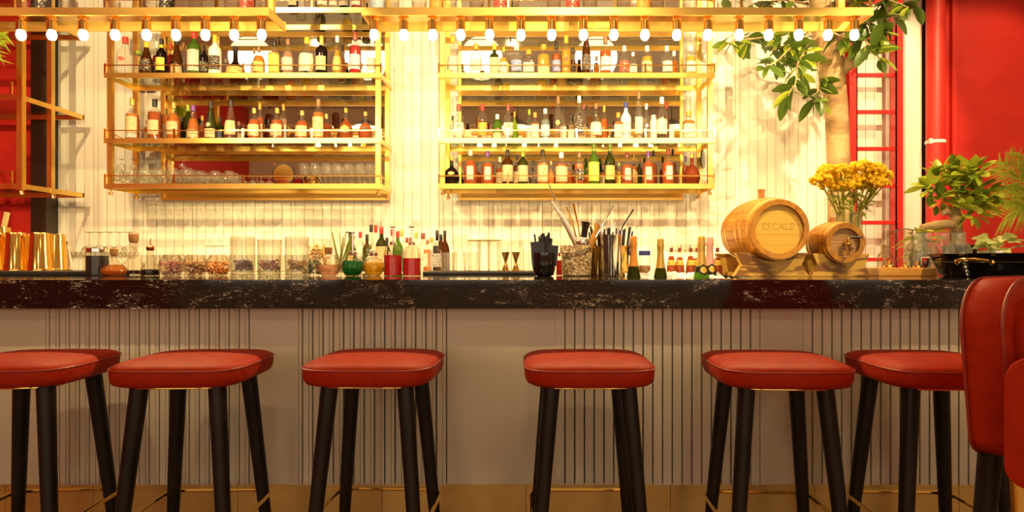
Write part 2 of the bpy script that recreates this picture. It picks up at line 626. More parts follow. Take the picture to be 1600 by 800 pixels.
def make_bottle(px, top, wpx, kind, body, cap, lab, d, zb, label, group, H=None, name='bottle', cat='bottle'):
    if H is None:
        H = Z(top, d) - zb
    Rr = wpx * d / F / 2
    prof = PROF[kind]
    ex = LAT.get(kind)
    loc = (X(px, d), d, zb)
    rz = random.uniform(-.15, .15) if not ex else random.uniform(-.06, .06)
    mb = MB().lathe([(r * Rr, z * H) for r, z in prof], 16, ex=ex)
    gm = GL.get(body, M['bglass'])
    root = mb.build(name, gm, None, loc, rz)
    tag(root, label, cat, group)
    if body in LQ:
        fill = .67 + random.uniform(-.06, .04)
        lp = [(r * Rr * .965, z * H + (.004 if i == 0 else 0)) for i, (r, z) in enumerate(prof) if z < fill]
        lp.append((pr(prof, fill) * Rr * .955, fill * H))
        MB().lathe(lp, 16, ex=ex).build('liquid', LQ[body], root)
    ch = CAPH[kind]
    cr = pr(prof, .97) * Rr
    if cap:
        if kind == 'chp':     # foil sleeve that follows the neck
            fp = [(pr(prof, ch) * Rr * 1.03, ch * H)] + [(r * Rr * 1.06, z * H) for r, z in prof if z > ch]
            fp[-1:] = [(cr * 1.1, .90 * H), (cr * 1.28, .91 * H), (cr * 1.28, .935 * H), (cr * 1.15, .95 * H),
                       (cr * 1.2, .98 * H), (cr * .9, H)]
            MB().lathe(fp, 14).build('foil', CAP[cap], root)
        else:
            k = 1.12 if kind not in ('sqr',) else 1.3
            MB().lathe([(cr * k, ch * H), (cr * k * 1.03, (ch + .01) * H), (cr * k * 1.03, .985 * H), (cr * k * .85, H)],
                       12).build('cap', CAP[cap], root)
    for part in (lab or '').split('+'):
        if not part:
            continue
        c, typ = part[0], part[1:] or 'm'
        z0, z1, ang, ov = {'m': (.14, .48, 1.1, 0), 'b': (.10, .56, 1.25, 0), 'l': (.08, .30, 1.2, 0),
                           'u': (.36, .54, 1.0, 0), 'o': (.20, .46, .75, 1), 't': (.06, .16, 1.2, 0),
                           'v': (.14, .52, .5, 0), 'n': (.76, .84, 1.5, 0), 'e': (.34, .46, .45, 1)}[typ]
        label_patch(prof, Rr, H, z0, z1, ang, ex, ov, off=1.03 if typ in 'e' else 1.025).build('paper_label', LB[c], root)
    return root


def shelf_row(rows, dfront, zb, where, group):
    """rows: px,top,w,kind,body,cap,label[,back]"""
    items = [r.split(',') for r in rows.split()]
    items.sort(key=lambda r: float(r[0]))
    out = []
    for i, r in enumerate(items):
        back = len(r) > 7 and r[7] == 'B'
        d = dfront + (.24 if back else .09) + random.uniform(-.01, .01)
        desc = '%s bottle' % BODYW[r[4]]
        if r[6]:
            desc += ', %s label' % LBW[r[6][0]]
        if r[5]:
            desc += ', %s cap' % CAPW[r[5]]
        pos = ORD[i] + ' from left' if i < len(items) - 4 else \
            ['rightmost', 'second from right', 'third from right', 'fourth from right'][len(items) - 1 - i]
        out.append(make_bottle(float(r[0]), float(r[1]), float(r[2]), r[3], r[4], r[5], r[6], d, zb,
                               '%s, %s, %s' % (desc, pos, where), group))
    return out

# ================================================================== THE SETTING
WALL = 5.10          # face of the bar's back wall
CEIL = 4.40
XL, XR, YF = -6.0, 5.2, -3.6
ST = 'structure'
tag(box('floor', M['floor'], XL, XR, YF, WALL + .3, -.1, 0), kind=ST)
tag(box('ceiling', M['ceil'], XL, XR, YF, WALL + .3, CEIL, CEIL + .1), kind=ST)

# white plank wall between the dark column and the red wall
wx0, wx1 = X(76, WALL), X(1441, WALL)
wall = tag(box('wall_back', M['groove'], wx0, wx1, WALL + .012, WALL + .25, 0, CEIL), kind=ST)
plank_me = {}
x = wx0
i = 0
while x < wx1 - .01:
    wd = (.0715, .0715, .036)[i % 3] if (i // 3) % 2 else .0715
    wd = min(wd, wx1 - x)
    key = round(wd, 4)
    if key not in plank_me:
        plank_me[key] = MB().box(.002, wd - .002, 0, .02, 0, CEIL).mesh('plank', M['plank'], False)
    o = link('plank', plank_me[key], wall, (x, WALL + (0, .002, .001)[i % 3], 0))
    x += wd
    i += 1
tag(box('wall_red_panel_left', M['redwall'], XL, X(52, WALL), WALL - .02, WALL + .25, 0, CEIL), kind=ST).name = 'wall_left_of_bar'
tag(box('wall_right_of_bar', M['redwall'], X(1446, WALL), XR, WALL - .02, WALL + .25, 0, CEIL), kind=ST)
tag(box('trim_1', M['darkcol'], X(51, 5.0), X(75, 5.0), 4.98, WALL + .1, 0, CEIL), kind=ST)
tag(box('trim_2', M['darkcol'], X(1441, WALL), X(1446, WALL), WALL - .03, WALL + .1, 0, CEIL), kind=ST)
tag(box('trim_3', M['plank'], X(1414, 5.06), X(1440, 5.06), 5.06, WALL + .005, 0, CEIL), kind=ST)
tag(box('trim_4', M['redwall'], X(1487, 5.05), X(1494, 5.05), 5.04, WALL, 0, CEIL), kind=ST)
tag(box('wall_left', M['redwall'], XL - .1, XL, YF, WALL, 0, CEIL), kind=ST)
tag(box('wall_right', M['roomwall'], XR, XR + .1, YF, WALL, 0, CEIL), kind=ST)
wf = tag(box('wall_front', M['roomwall'], XL, XR, YF - .1, YF, 0, CEIL), kind=ST)
box('red_panel', M['redwall'], -6.0, -4.6, YF, YF + .03, 0, 2.9, wf)
# windows with daylight behind the camera
for n_, (a, b) in enumerate(((-4.2, -2.4), (-1.6, .2), (1.0, 2.8), (3.3, 4.9))):
    wn = tag(MB().box(a, a + .06, YF, YF + .06, .9, 2.7).box(b - .06, b, YF, YF + .06, .9, 2.7)
             .box(a, b, YF, YF + .06, .84, .9).box(a, b, YF, YF + .06, 2.7, 2.76)
             .box((a + b) / 2 - .02, (a + b) / 2 + .02, YF, YF + .05, .9, 2.7)
             .build('window_%d' % (n_ + 1), M['darkcol'], smooth=False), kind=ST)
    for (p, q) in ((a + .06, (a + b) / 2 - .02), ((a + b) / 2 + .02, b - .06)):
        box('pane', M['window'], p, q, YF + .01, YF + .02, .9, 2.7, wn)

# big white globe pendants above the stools
for n_, px in enumerate((385, 568, 751, 933)):
    gx = (px - 826) * .008
    t = thing('globe_pendant', 'large glowing white globe pendant, %s along the ceiling over the stools' %
              ['leftmost', 'second from left', 'third from left', 'rightmost'][n_], 'pendant lamp', (gx, 2.0, 3.72), 0,
              'globe pendants over the stools')
    MB().ball((0, 0, 0), .27, 20, 14).build('globe', M['globe'], t)
    MB().lathe([(.05, .25), (.05, .33), (.01, .34), (.01, CEIL - 3.72)], 10).build('cord', M['brass'], t)

# shaded cone pendants further back in the room (one shows in the left mirror)
for n_, (px_, lab) in enumerate(((-2.96, 'dark cone pendant lamp over the dining side, seen in left mirror'), (-.2, 'dark cone pendant lamp added to brighten the middle of the dining side'),
                                 (2.6, 'dark cone pendant lamp added to brighten the right of the dining side'))):  # middle and right pendants are added to brighten the room
    t = thing('cone_pendant', lab, 'pendant lamp', (px_, -1.5, 3.55), 0, 'cone pendants over the dining side')
    MB().lathe([(.32, 0), (.325, .003), (.05, .16), (.02, .17), (.02, .16), (.045, .15), (.31, .008)], 28, cap0=False, cap1=False).build('shade', M['black'], t)
    MB().lathe([(.02, .012), (.29, .012), (.29, .018), (.02, .02)], 24).build('diffuser', M['diffuser'], t)
    MB().tube([(0, 0, .165), (0, 0, CEIL - 3.55)], .006, 6).build('cord', M['black'], t)

# ceiling track spots
def spot(x, y, z, tgt, wts, size, lab, rad=.02, blend=.3):
    t = thing('track_spotlight', lab, 'spotlight', (x, y, z), 0, 'track spotlights on the ceiling')
    dv = (Vector(tgt) - Vector((x, y, z))).normalized()
    q = dv.to_track_quat('-Z', 'Y').to_matrix().to_4x4()
    MB().lathe([(.045, .16), (.05, .15), (.055, .0), (.05, .0), (.045, .12)], 14, cap0=False).xform(q).build('housing', M['black'], t)
    MB().tube([(0, 0, .05), (0, 0, CEIL - z)], .012).build('stem', M['black'], t)
    ld = bpy.data.lights.new('spot_beam', 'SPOT')
    ld.energy = wts
    ld.color = WARM
    ld.spot_size = R(size)
    ld.spot_blend = blend
    ld.shadow_soft_size = rad
    lo = bpy.data.objects.new('spot_beam', ld)
    COL.objects.link(lo)
    lo.parent = t
    lo.matrix_local = q
    return t


spot(2.75, 2.5, 3.6, (1.9, 5.1, 2.0), SPOT_W * .95, 62, 'black track spotlight on the ceiling aimed at the tree')
spot(-.2, 2.3, 3.8, (-.2, 5.1, 1.9), SPOT_W * .85, 80, 'black track spotlight on the ceiling between the bottle shelves')
spot(-2.6, 2.3, 3.8, (-2.5, 5.1, 1.9), SPOT_W * .7, 75, 'black track spotlight on the ceiling aimed at the left shelves')
spot(1.2, 3.0, 4.1, (1.0, 4.9, 2.2), SPOT_W * .35, 75, 'black track spotlight on the ceiling aimed at the right shelves')
spot(3.2, 3.0, 4.0, (3.6, 5.0, 1.6), SPOT_W * .45, 60, 'black track spotlight on the ceiling aimed at the red wall')

spot(2.5, .9, 3.9, (1.75, 3.2, 1.35), SPOT_W * 1.0, 38, 'black track spotlight on the ceiling aimed at the barrels', .03, .5)
spot(.4, .9, 3.9, (.3, 3.3, 1.35), SPOT_W * .8, 42, 'black track spotlight on the ceiling aimed at the straw cup', .03, .5)
spot(-1.6, .9, 3.9, (-1.5, 3.3, 1.35), SPOT_W * .8, 44, 'black track spotlight on the ceiling aimed at the mixing glasses', .03, .5)
spot(-3.6, .9, 3.9, (-3.3, 3.4, 1.4), SPOT_W * .6, 44, 'black track spotlight on the ceiling aimed at the gold shakers', .03, .5)

# ================================================================== THE BAR
CT = 1.080           # countertop
CF = 2.325           # front edge distance
CB = 3.45
cx0, cx1 = -2.6, 2.55
wl0, wl1, wy0, wy1 = X(972, 2.9), X(1140, 2.9), 2.50, 3.02    # the ice well
ctop = MB()
ctop.box(cx0, wl0, CF, CB, .975, CT).box(wl1, cx1, CF, CB, .975, CT)
ctop.box(wl0, wl1, CF, wy0, .975, CT).box(wl0, wl1, wy1, CB, .975, CT)
ctop = ctop.build('bar_countertop', M['granite'], smooth=False)
tag(ctop, 'thick polished black granite countertop with pale veins along the bar', 'countertop')
well = thing('ice_well', 'stainless ice well sunk into the granite bar, holding champagne bottles', 'ice well', (0, 0, 0))
wb = MB()
wb.box(wl0, wl1, wy0, wy0 + .004, .78, CT - .012).box(wl0, wl1, wy1 - .004, wy1, .78, CT - .012)
wb.box(wl0, wl0 + .004, wy0, wy1, .78, CT - .012).box(wl1 - .004, wl1, wy0, wy1, .78, CT - .012)
wb.box(wl0, wl1, wy0, wy1, .775, .78)
wb.build('basin', M['steel'], well, smooth=False)
ib = MB()
for _ in range(330):
    s = random.uniform(.006, .014)
    c = (random.uniform(wl0 + .03, wl1 - .03), random.uniform(wy0 + .12, wy1 - .03), 0)
    zz = 1.03 + .055 * max(0, (c[1] - wy0 - .1) / .4) + random.uniform(-.006, .006)
    st_ = len(ib.v)
    ib.box(-s, s, -s, s, -s, s)
    ib.xform(Matrix.Translation((c[0], c[1], zz)) @ Matrix.Rotation(random.uniform(0, 3), 4, (random.random(), 1, random.random())), st_)
ice = ib.build('crushed_ice', M['ice'], well, smooth=False)
ice['kind'] = 'stuff'
box('ice_bed', M['ice'], wl0 + .01, wl1 - .01, wy0 + .01, wy1 - .01, .80, 1.035, well)

PF = 2.40
base = thing('bar_counter', 'off-white bar front of vertical slats above a brass kick plate', 'bar', (0, 0, 0))
box('carcass', M['panel'], cx0 + .05, cx1 - .05, PF + .02, 3.40, .31, .77, base)
box('carcass_front', M['panel'], cx0 + .05, cx1 - .05, PF + .02, PF + .06, .31, .975, base)
box('plinth', M['darkcol'], cx0 + .06, cx1 - .06, PF + .06, 3.36, 0, .31, base)
sz0, sz1 = Z(757, PF), .975
flat = [(-220, 62), (393, 456), (701, 866), (1190, 1252), (1530, 1750)]
for a, b in flat:
    box('flat_panel', M['panel'], X(a, PF) - .006, X(b, PF) + .007, PF - .003, PF + .02, sz0, sz1, base, .002)
pitch = 15.55 * PF / F
nar = MB().box(0, pitch * .54, 0, .026, sz0, sz1).mesh('slat', M['panel'], False)
bead = MB().box(0, pitch * .29, .0022, .026, sz0, sz1).mesh('slat', M['panel'], False)
for gi, (a, b) in enumerate(((62, 393), (456, 701), (866, 1190), (1252, 1530))):
    x0, x1 = X(a, PF) + .006, X(b, PF) - .004
    n_ = int(round((x1 - x0) / pitch))
    p = (x1 - x0) / n_
    for k in range(n_):
        link('slat', nar, base, (x0 + k * p, PF - .006, 0))
        link('slat', bead, base, (x0 + k * p + p * .56, PF - .006, 0))
kx = -2.55
kxs = [-2.55, -2.0, X(147, 2.45), X(372, 2.45), X(597, 2.45), X(822, 2.45), X(1047, 2.45), X(1272, 2.45), X(1497, 2.45), 2.2, 2.5]
for a, b in zip(kxs, kxs[1:]):
    box('kick_plate', M['kick'], a + .001, b - .001, PF + .045, PF + .06, .0, sz0 + .01, base)
MB().box(cx0 + .05, cx1 - .05, PF + .005, PF + .05, sz0, sz0 + .004).build('drip_edge', M['panel'], base, smooth=False)

# back counter under the shelves (its top just shows behind the bar)
backbar = thing('back_counter', 'white back counter under the gold bottle shelves', 'counter', (0, 0, 0))
box('worktop', M['panel'], -3.7, 1.95, 4.30, 5.085, 1.03, 1.07, backbar)
for k in range(9):
    a = -3.68 + k * .623
    box('cabinet_door', M['panel'], a + .004, a + .619, 4.33, 4.35, .12, 1.02, backbar)
box('cabinet_body', M['panel'], -3.68, 1.93, 4.35, 5.08, .0, 1.03, backbar)

# ================================================================== GOLD SHELF UNITS
SF, SB = 4.65, 5.0
ROWZ = [Z(12, SF), Z(114, SF), Z(216, SF), Z(287, SF)]
RH = .036
PT = .034


def shelf_unit(pl, pr_, label, mx0, mx1):
    x0, x1 = X(pl, SF), X(pr_, SF)
    t = thing('bottle_shelf', label, 'shelf', (x0, SF, 0))
    W = x1 - x0
    D = SB - SF
    zt, zb_ = 3.62, ROWZ[3] - RH - .035
    for (a, b) in ((.012, .012), (W - .012 - PT, .012), (.012, D - PT), (W - .012 - PT, D - PT)):
        p = MB().box(a, a + PT, b, b + PT, zb_ + .03, zt).build('post', M['brass'], t, smooth=False)
        MB().lathe([(.008, zb_ + .03), (.008, zb_ + .012), (.015, zb_ + .012), (.015, zb_ - .006), (.01, zb_ - .01)][::-1], 10,
                   (a + PT / 2, b + PT / 2, 0)).build('foot', M['brassd'], p)
    for k, z in enumerate(ROWZ):
        f = MB().box(0, W, -.006, .012, z - RH, z)
        f = f.build('front_rail', M['brass'], t, smooth=False)
        MB().box(0, W, D - .012, D, z - RH, z).build('back_rail', M['brass'], t, smooth=False)
        for a in (0, W - .012):
            MB().box(a, a + .012, .012, D - .012, z - RH, z).build('side_rail', M['brass'], t, smooth=False)
        MB().box(.014, W - .014, .014, D - .014, z - .014, z - .004).build('glass_shelf', M['glassg'], t, smooth=False)
        # gallery rail
        gh = .058
        g = MB()
        g.tube([(.004, .004, z + gh), (W - .004, .004, z + gh)], .0042, 6)
        g.tube([(.004, .004, z + gh), (.004, D - .05, z + gh * .5)], .0035, 6)
        g.tube([(W - .004, .004, z + gh), (W - .004, D - .05, z + gh * .5)], .0035, 6)
        gr = g.build('gallery_rail', M['brassd'], t)
        for q in range(5):
            xx = .004 + (W - .008) * q / 4
            MB().box(xx - .006, xx + .006, -.002, .008, z, z + gh + .012).build('gallery_post', M['brassd'], gr, smooth=False)
    # top frame carried up to the ceiling
    MB().box(0, W, 0, .03, zt - .03, zt).box(0, W, D - .03, D, zt - .03, zt).build('top_frame', M['brass'], t, smooth=False)
    # wall mirror
    mz0, mz1 = Z(309, 5.07), 3.55
    m = thing('wall_mirror', 'wall mirror in thin brass frame behind the %s gold shelf' % ('left' if pl < 400 else 'right'), 'mirror', (0, 0, 0))
    a, b = X(mx0, 5.08), X(mx1, 5.08)
    box('mirror_glass', M['mirror'], a, b, 5.07, 5.085, mz0, mz1, m)
    MB().box(a - .02, a, 5.055, 5.095, mz0, mz1).box(b, b + .02, 5.055, 5.095, mz0, mz1).box(a - .02, b + .02, 5.055, 5.095, mz0 - .02, mz0) \
        .build('mirror_frame', M['brass'], m, smooth=False)
    return t


shelf_unit(163, 596, 'gold brass bottle shelf unit with glass shelves, left of the two', 258, 604)
shelf_unit(685, 1117, 'gold brass bottle shelf unit with glass shelves, right of the two', 721, 1062)

# shelf on the far left wall, running past the frame
t = thing('side_shelf', 'gold brass open shelf in front of the red wall at far left', 'shelf', (0, 0, 0))
sx = X(33, 4.36)
for z in (Z(6, 4.36), Z(148, 4.36), Z(287, 4.36)):
    MB().box(-5.4, sx, 4.35, 4.365, z - .036, z).build('front_rail', M['brass'], t, smooth=False)
    MB().box(sx - .012, sx, 4.365, 4.98, z - .034, z).build('side_rail', M['brass'], t, smooth=False)
    MB().box(-5.4, sx - .014, 4.37, 4.97, z - .016, z - .004).build('glass_shelf', M['glassg'], t, smooth=False)
    MB().box(-5.4, sx, 4.965, 4.985, z - .036, z).build('back_rail', M['brass'], t, smooth=False)
    g = MB().tube([(-5.4, 4.357, z + .075), (X(18, 4.36), 4.357, z + .075)], .005, 6).build('gallery_rail', M['brassd'], t)
    MB().box(X(16, 4.36), X(20, 4.36), 4.35, 4.362, z, z + .088).build('gallery_post', M['brassd'], g, smooth=False)
for d in (4.36, 4.65):
    p = MB().box(sx - .018 if d < 4.5 else sx - .03, sx + .02 if d < 4.5 else sx + .004, d - .018, d + .018, Z(297, 4.36), 3.7).build('post', M['brass'], t, smooth=False)
    MB().lathe([(.008, .03), (.016, .02), (.016, 0)][::-1], 10, (sx, d, Z(297, 4.36) - .03)).build('foot', M['brassd'], p)

# ================================================================== OVERHEAD RACKS WITH BULBS
RF, RB = 3.375, 3.615
RZ0, RZ1 = Z(23.5, RF), Z(11.5, RF)


def rack(pl, pr_, posts, label):
    x0, x1 = X(pl, RF), X(pr_, RF)
    t = thing('overhead_rack', label, 'rack', (0, 0, 0))
    MB().box(x0, x1, RF, RF + .012, RZ0, RZ1).build('front_rail', M['brass'], t, smooth=False)
    MB().box(x0, x1, RB - .012, RB, RZ0 - .002, RZ1 + .01).build('back_rail', M['brass'], t, smooth=False)
    for a in (x0, x1 - .012):
        MB().box(a, a + .012, RF + .012, RB - .012, RZ0, RZ1).build('side_rail', M['brass'], t, smooth=False)
    MB().box(x0 + .012, x1 - .012, RF + .012, RF + .105, RZ0 + .004, RZ0 + .010).build('soffit_plate', M['brassd'], t, smooth=False)
    MB().box(x0 + .012, x1 - .012, RF + .013, RB - .013, RZ1 - .012, RZ1 - .002).build('glass_shelf', M['glassg'], t, smooth=False)
    g = MB().tube([(x0, RF + .006, RZ1 + .09), (x1, RF + .006, RZ1 + .09)], .005, 6).build('gallery_rail', M['brassd'], t)
    for p in posts:
        xx = X(p, RF)
        MB().box(xx - .007, xx + .007, RF, RF + .012, RZ1, RZ1 + .1).build('gallery_post', M['brassd'], g, smooth=False)
    for a in (x0 + .05, x1 - .09):
        MB().box(a, a + .035, RB - .045, RB - .012, RZ1, CEIL).build('hanger', M['brass'], t, smooth=False)
    return t


rack(-140, 420, (-120, 20, 219, 416), 'gold overhead bar rack lined with bulbs, left of the two')
rack(565, 1365, (569, 764, 961, 1159, 1361), 'long gold overhead bar rack lined with bulbs, right of the two')

bz = RZ0 + .004
bulb_root = thing('filament_bulb', 'x', 'bulb', (0, 0, 0))
MB().lathe([(.026, 0), (.026, -.006), (.013, -.008), (.013, -.016), (.023, -.020), (.024, -.072), (.020, -.074)][::-1], 14).build('socket', M['brassd'], bulb_root)
MB().lathe([(.004, -.122), (.014, -.118), (.0205, -.107), (.0232, -.094), (.0205, -.082), (.0165, -.072), (.005, -.070)], 12).build('bulb_glass', M['bulb'], bulb_root)
bl = [33, 81, 130, 180, 229, 275, 321, 366, 409]
brr = [584.5, 631, 676, 720, 765, 814, 862, 911.5, 959, 1007.6, 1057.5, 1106, 1155, 1201, 1248, 1293.5, 1335]
first = True
for grp, arr in (('left rack', bl), ('right rack', brr)):
    for k, px in enumerate(arr):
        o = bulb_root if first else copy_tree(bulb_root)
        first = False
        o.location = (X(px, 3.42), 3.42, bz)
        o['label'] = 'glowing bulb in brass socket, %s from left under the %s' % (ORD[k], grp)
        o['group'] = 'bulbs under the gold racks'

# ================================================================== STOOLS
def sq_ring(a, z, ex=5.0, n=40):
    out = []
    for j in range(n):
        th = 2 * pi * j / n
        c, s_ = cos(th), sin(th)
        q = (abs(c) ** ex + abs(s_) ** ex) ** (-1 / ex)
        out.append((a * q * c, a * q * s_, z))
    return out


def make_stool():
    t = thing('bar_stool', 'x', 'stool')
    s = MB()
    s.rings([sq_ring(a, z) for a, z in ((.15, .768), (.183, .769), (.195, .775), (.2015, .790), (.203, .812), (.202, .822),
                                        (.196, .829), (.180, .836), (.14, .842), (.08, .845), (.02, .846))])
    seat = s.build('seat', M['leather'], t, angle=60)
    MB().tube([(x, y, z) for x, y, z in sq_ring(.2035, .821)], .0028, 6, closed=True).build('piping', M['piping'], seat)
    MB().rings([sq_ring(a, z) for a, z in ((.148, .758), (.152, .760), (.152, .766), (.15, .769))]).build('seat_ring', M['gold'], t)
    for sx_ in (-1, 1):
        for sy_ in (-1, 1):
            MB().tube([(sx_ * .118, sy_ * .118, .762), (sx_ * .150, sy_ * .150, .38), (sx_ * .180, sy_ * .180, .0)],
                      [.0265, .022, .015], 14).build('leg', M['leg'], t)
    MB().tube(sq_ring(.183, .335, 9, 48), .0065, 8, closed=True).build('foot_ring', M['gold'], t)
    return t


proto = make_stool()
SD = 2.09
stools = [(52, SD, .06, 'red leather bar stool at far left, cut by the photo edge'),
          (308, SD, .03, 'second red leather bar stool from the left'),
          (590, SD + .01, -.03, 'third red leather bar stool from the left'),
          (916, SD, 0, 'fourth red leather bar stool from the left, in front of straw cup'),
          (1207, SD - .02, -.04, 'red leather bar stool below the large barrel, second from right'),
          (1448, SD - .02, -.02, 'rightmost backless red bar stool, partly behind the armchair')]
for k, (px, d, a, lab) in enumerate(stools):
    o = proto if k == 0 else copy_tree(proto)
    o.location = (X(px, d), d, 0)
    o.rotation_euler = (0, 0, a)
    o['label'] = lab
    o['group'] = 'backless bar stools along the bar'

# ================================================================== ARMCHAIR AT THE RIGHT EDGE
# local frame: +x = sitter's left (photo right, further), -y = facing direction
ca = thing('bar_armchair', 'red leather bar armchair with tall padded back at right edge', 'chair', (0, 0, 0))
yaw = R(30)
bl_ = P(1508, 500, 1.45)
ca.location = (bl_.x, bl_.y, 0)
ca.rotation_euler = (0, 0, yaw)


def slab(outline, y0, y1, bev, bulge=0):
    """rounded upholstered slab: outline in x,z; thickness along y"""
    cxm = sum(p[0] for p in outline) / len(outline)
    czm = sum(p[1] for p in outline) / len(outline)
    rs = []
    steps = [(0, 1 - .10), (.02, .97), (.1, 1), (.9, 1), (.98, .97), (1, .90)]
    for tt, s_ in steps:
        yy = y0 + (y1 - y0) * tt
        sh = (1 - s_) * bev * 10
        ring = []
        for (x_, z_) in outline:
            dx, dz = cxm - x_, czm - z_
            L = math.hypot(dx, dz)
            ring.append((x_ + dx / L * sh, yy, z_ + dz / L * sh))
        rs.append(ring)
    return MB().rings(rs)


def rrect(x0, x1, z0, z1, rt, rb, n=8, lean=0):
    pts = []
    for (cx_, cz_, a0, r) in ((x1 - rb, z0 + rb, -pi / 2, rb), (x1 - rt, z1 - rt, 0, rt), (x0 + rt, z1 - rt, pi / 2, rt), (x0 + rb, z0 + rb, pi, rb)):
        for k in range(n + 1):
            a = a0 + pi / 2 * k / n
            px_, pz_ = cx_ + r * cos(a), cz_ + r * sin(a)
            pts.append((px_ + lean * (z1 - pz_), pz_))
    return pts


ol = rrect(0, .46, .70, 1.108, .12, .04, lean=.15)
back = slab(ol, -.07, .02, .012).build('backrest', M['leather'], ca, angle=50)
for yy in (.016, -.067):
    MB().tube([(x_, yy, z_) for x_, z_ in ol], .004, 6, closed=True).build('piping', M['piping'], back)
il = rrect(.045, .42, .74, 1.07, .09, .04, lean=.12)
slab(il, -.105, -.06, .015).build('back_cushion', M['leather'], ca, angle=50)
# arm: side slab running forward from the back
arm = MB()
ao = rrect(-.42, -.095, .68, .955, .06, .04)
arm = slab(ao, -.045, .05, .012)
arm.v = [(-y_ + .0, x_ - .0, z_) for x_, y_, z_ in arm.v]
am = arm.build('armrest', M['leather'], ca, angle=50)
a2 = link('armrest', am.data, ca, (.50, 0, 0))
MB().rings([[(x_ + .27, y_ * .95 - .24, z_) for x_, y_, z_ in sq_ring(a, z)] for a, z in ((.17, .70), (.19, .71), (.192, .77), (.185, .80), (.12, .81))]).build('seat', M['leather'], ca)
for (lx, ly, mt) in ((.115, .0, 'leg'), (.47, -.02, 'leg'), (.10, -.38, 'leg'), (.47, -.38, 'leg')):
    lg = MB().tube([(lx, ly, .70), (lx + (.04 if lx > .3 else -.04), ly + (.04 if ly > -.2 else -.04), 0)], [.026, .015], 12).build('leg', M['leg'], ca)
MB().tube([(.085, -.065, .71), (.11, -.09, .0)], [.019, .014], 12).build('brass_leg', M['gold'], ca)
MB().tube([(x_ + .28, y_ - .2, z_) for x_, y_, z_ in sq_ring(.235, .36, 8, 40)], .007, 8, closed=True).build('foot_ring', M['gold'], ca)

# ================================================================== BOTTLES ON THE SHELVES
Lr1 = """196,58,24,std,c,r,re 216,80,13,jar,c,n,c,B 229,66,21,con,m,y,k 245,65,12,std,r,w,w,B 252.5,61,16,std,k,k,y+yn
267,67,11,std,r,r,,B 276.5,60,18,con,m,k,cl 287,67,13,con,c,t,w,B 303.5,48,20,bor,g,r,wb 319,72,14,std,k,k,k
336,55,19,bor,w,y,k 352,92,11,std,c,s,,B 368,73,27,lon,k,k,gl 397,75,10,std,c,t,w,B 404.5,73,18,dom,o,t,g 429,62,18,bor,y,k,yb
450,61,19,dom,p,t,p 479.5,59,24,dom,c,y,wb 502.5,56,18,bor,k,g,c+cn 527,56,15,con,y,w,g 535,70,12,con,o,k,,B
555,51,18,bor,r,m,u 566,99,7,std,c,s,,B 582,62,17,bor,c,w,w"""
Lr2 = """207,154,19,std,o,g,cb+ut 230,187,10,std,o,t,c,B 242,155,20,bor,a,k,c 259,160,13,std,o,o,c,B 271.5,160,20,dom,o,g,c
285,183,10,std,k,k,,B 294,164,15,std,n,n,,B 302,165,19,con,o,p,cl 316,181,10,std,a,o,,B 329.5,159,18,con,n,k,cl+ce
343.5,183,11,std,n,k,b,B 360.5,156,19,con,d,k,c 373,190,10,std,c,t,c,B 397,169,19,dom,a,g,c 406,161,12,std,a,o,c,B
433,169,20,dom,a,g,c 443,163,12,std,p,o,w,B 459,200,12,std,d,k,,B 472,173,20,dom,a,g,c 497.5,155,18,bor,o,t,cb
510,178,13,std,a,g,,B 520,197,9,std,c,s,,B 540.5,169,22,squ,a,g,go 571,175,22,squ,a,g,ke"""
Rr1 = """707,57,18,con,c,y,w 743.5,69,17,sqr,c,o,w 772.5,69,14,sqr,n,y,cb 787,74,14,dom,y,y,w 807,70,17,sqr,c,e,b
826,78,18,sqr,c,o,w 849.5,70,19,sqr,y,o,cl 869.5,68,14,bor,a,k,b 884.5,56,16,bor,y,y,re 895,74,13,con,d,k,k,B
916,50,14,sli,m,t,k 932,88,9,std,o,t,,B 946,57,17,bor,a,t,u 975.5,72,16,bor,c,w,r 989,82,13,std,c,w,w
1011,72,17,bor,y,w,c 1042,72,17,bor,c,w,w 1053,80,13,std,o,w,,B 1079,72,16,bor,y,w,w"""
Rr2 = """707,181,10,std,b,k,w,B 717,163,16,sqr,c,m,w 731,189,15,squ,k,k,c 754,163,15,bor,c,r,o 777,179,15,bor,g,w,cl+re
794,163,15,sqr,c,m,w 804,175,10,std,v,o,,B 827,171,10,std,c,n,w,B 836,176,12,sqr,o,o,wb 852,170,15,std,b,w,u
872,151,15,std,c,t,ge 880,169,11,std,c,k,w,B 892,180,11,std,c,k,w,B 905,150,15,std,c,w,k 912,160,12,std,c,m,,B
931,162,20,squ,c,t,w 944,165,12,std,o,g,,B 966,176,14,sqr,o,o,wb 978,160,16,std,w,b,u 998,144,13,sli,c,t,w
1010,162,11,std,c,w,be 1021,180,11,jar,w,s,,B 1034,152,17,std,c,w,w 1041,160,9,std,d,r,,B 1049,195,9,jar,w,w,,B 1076,174,18,sqr,o,o,wb"""
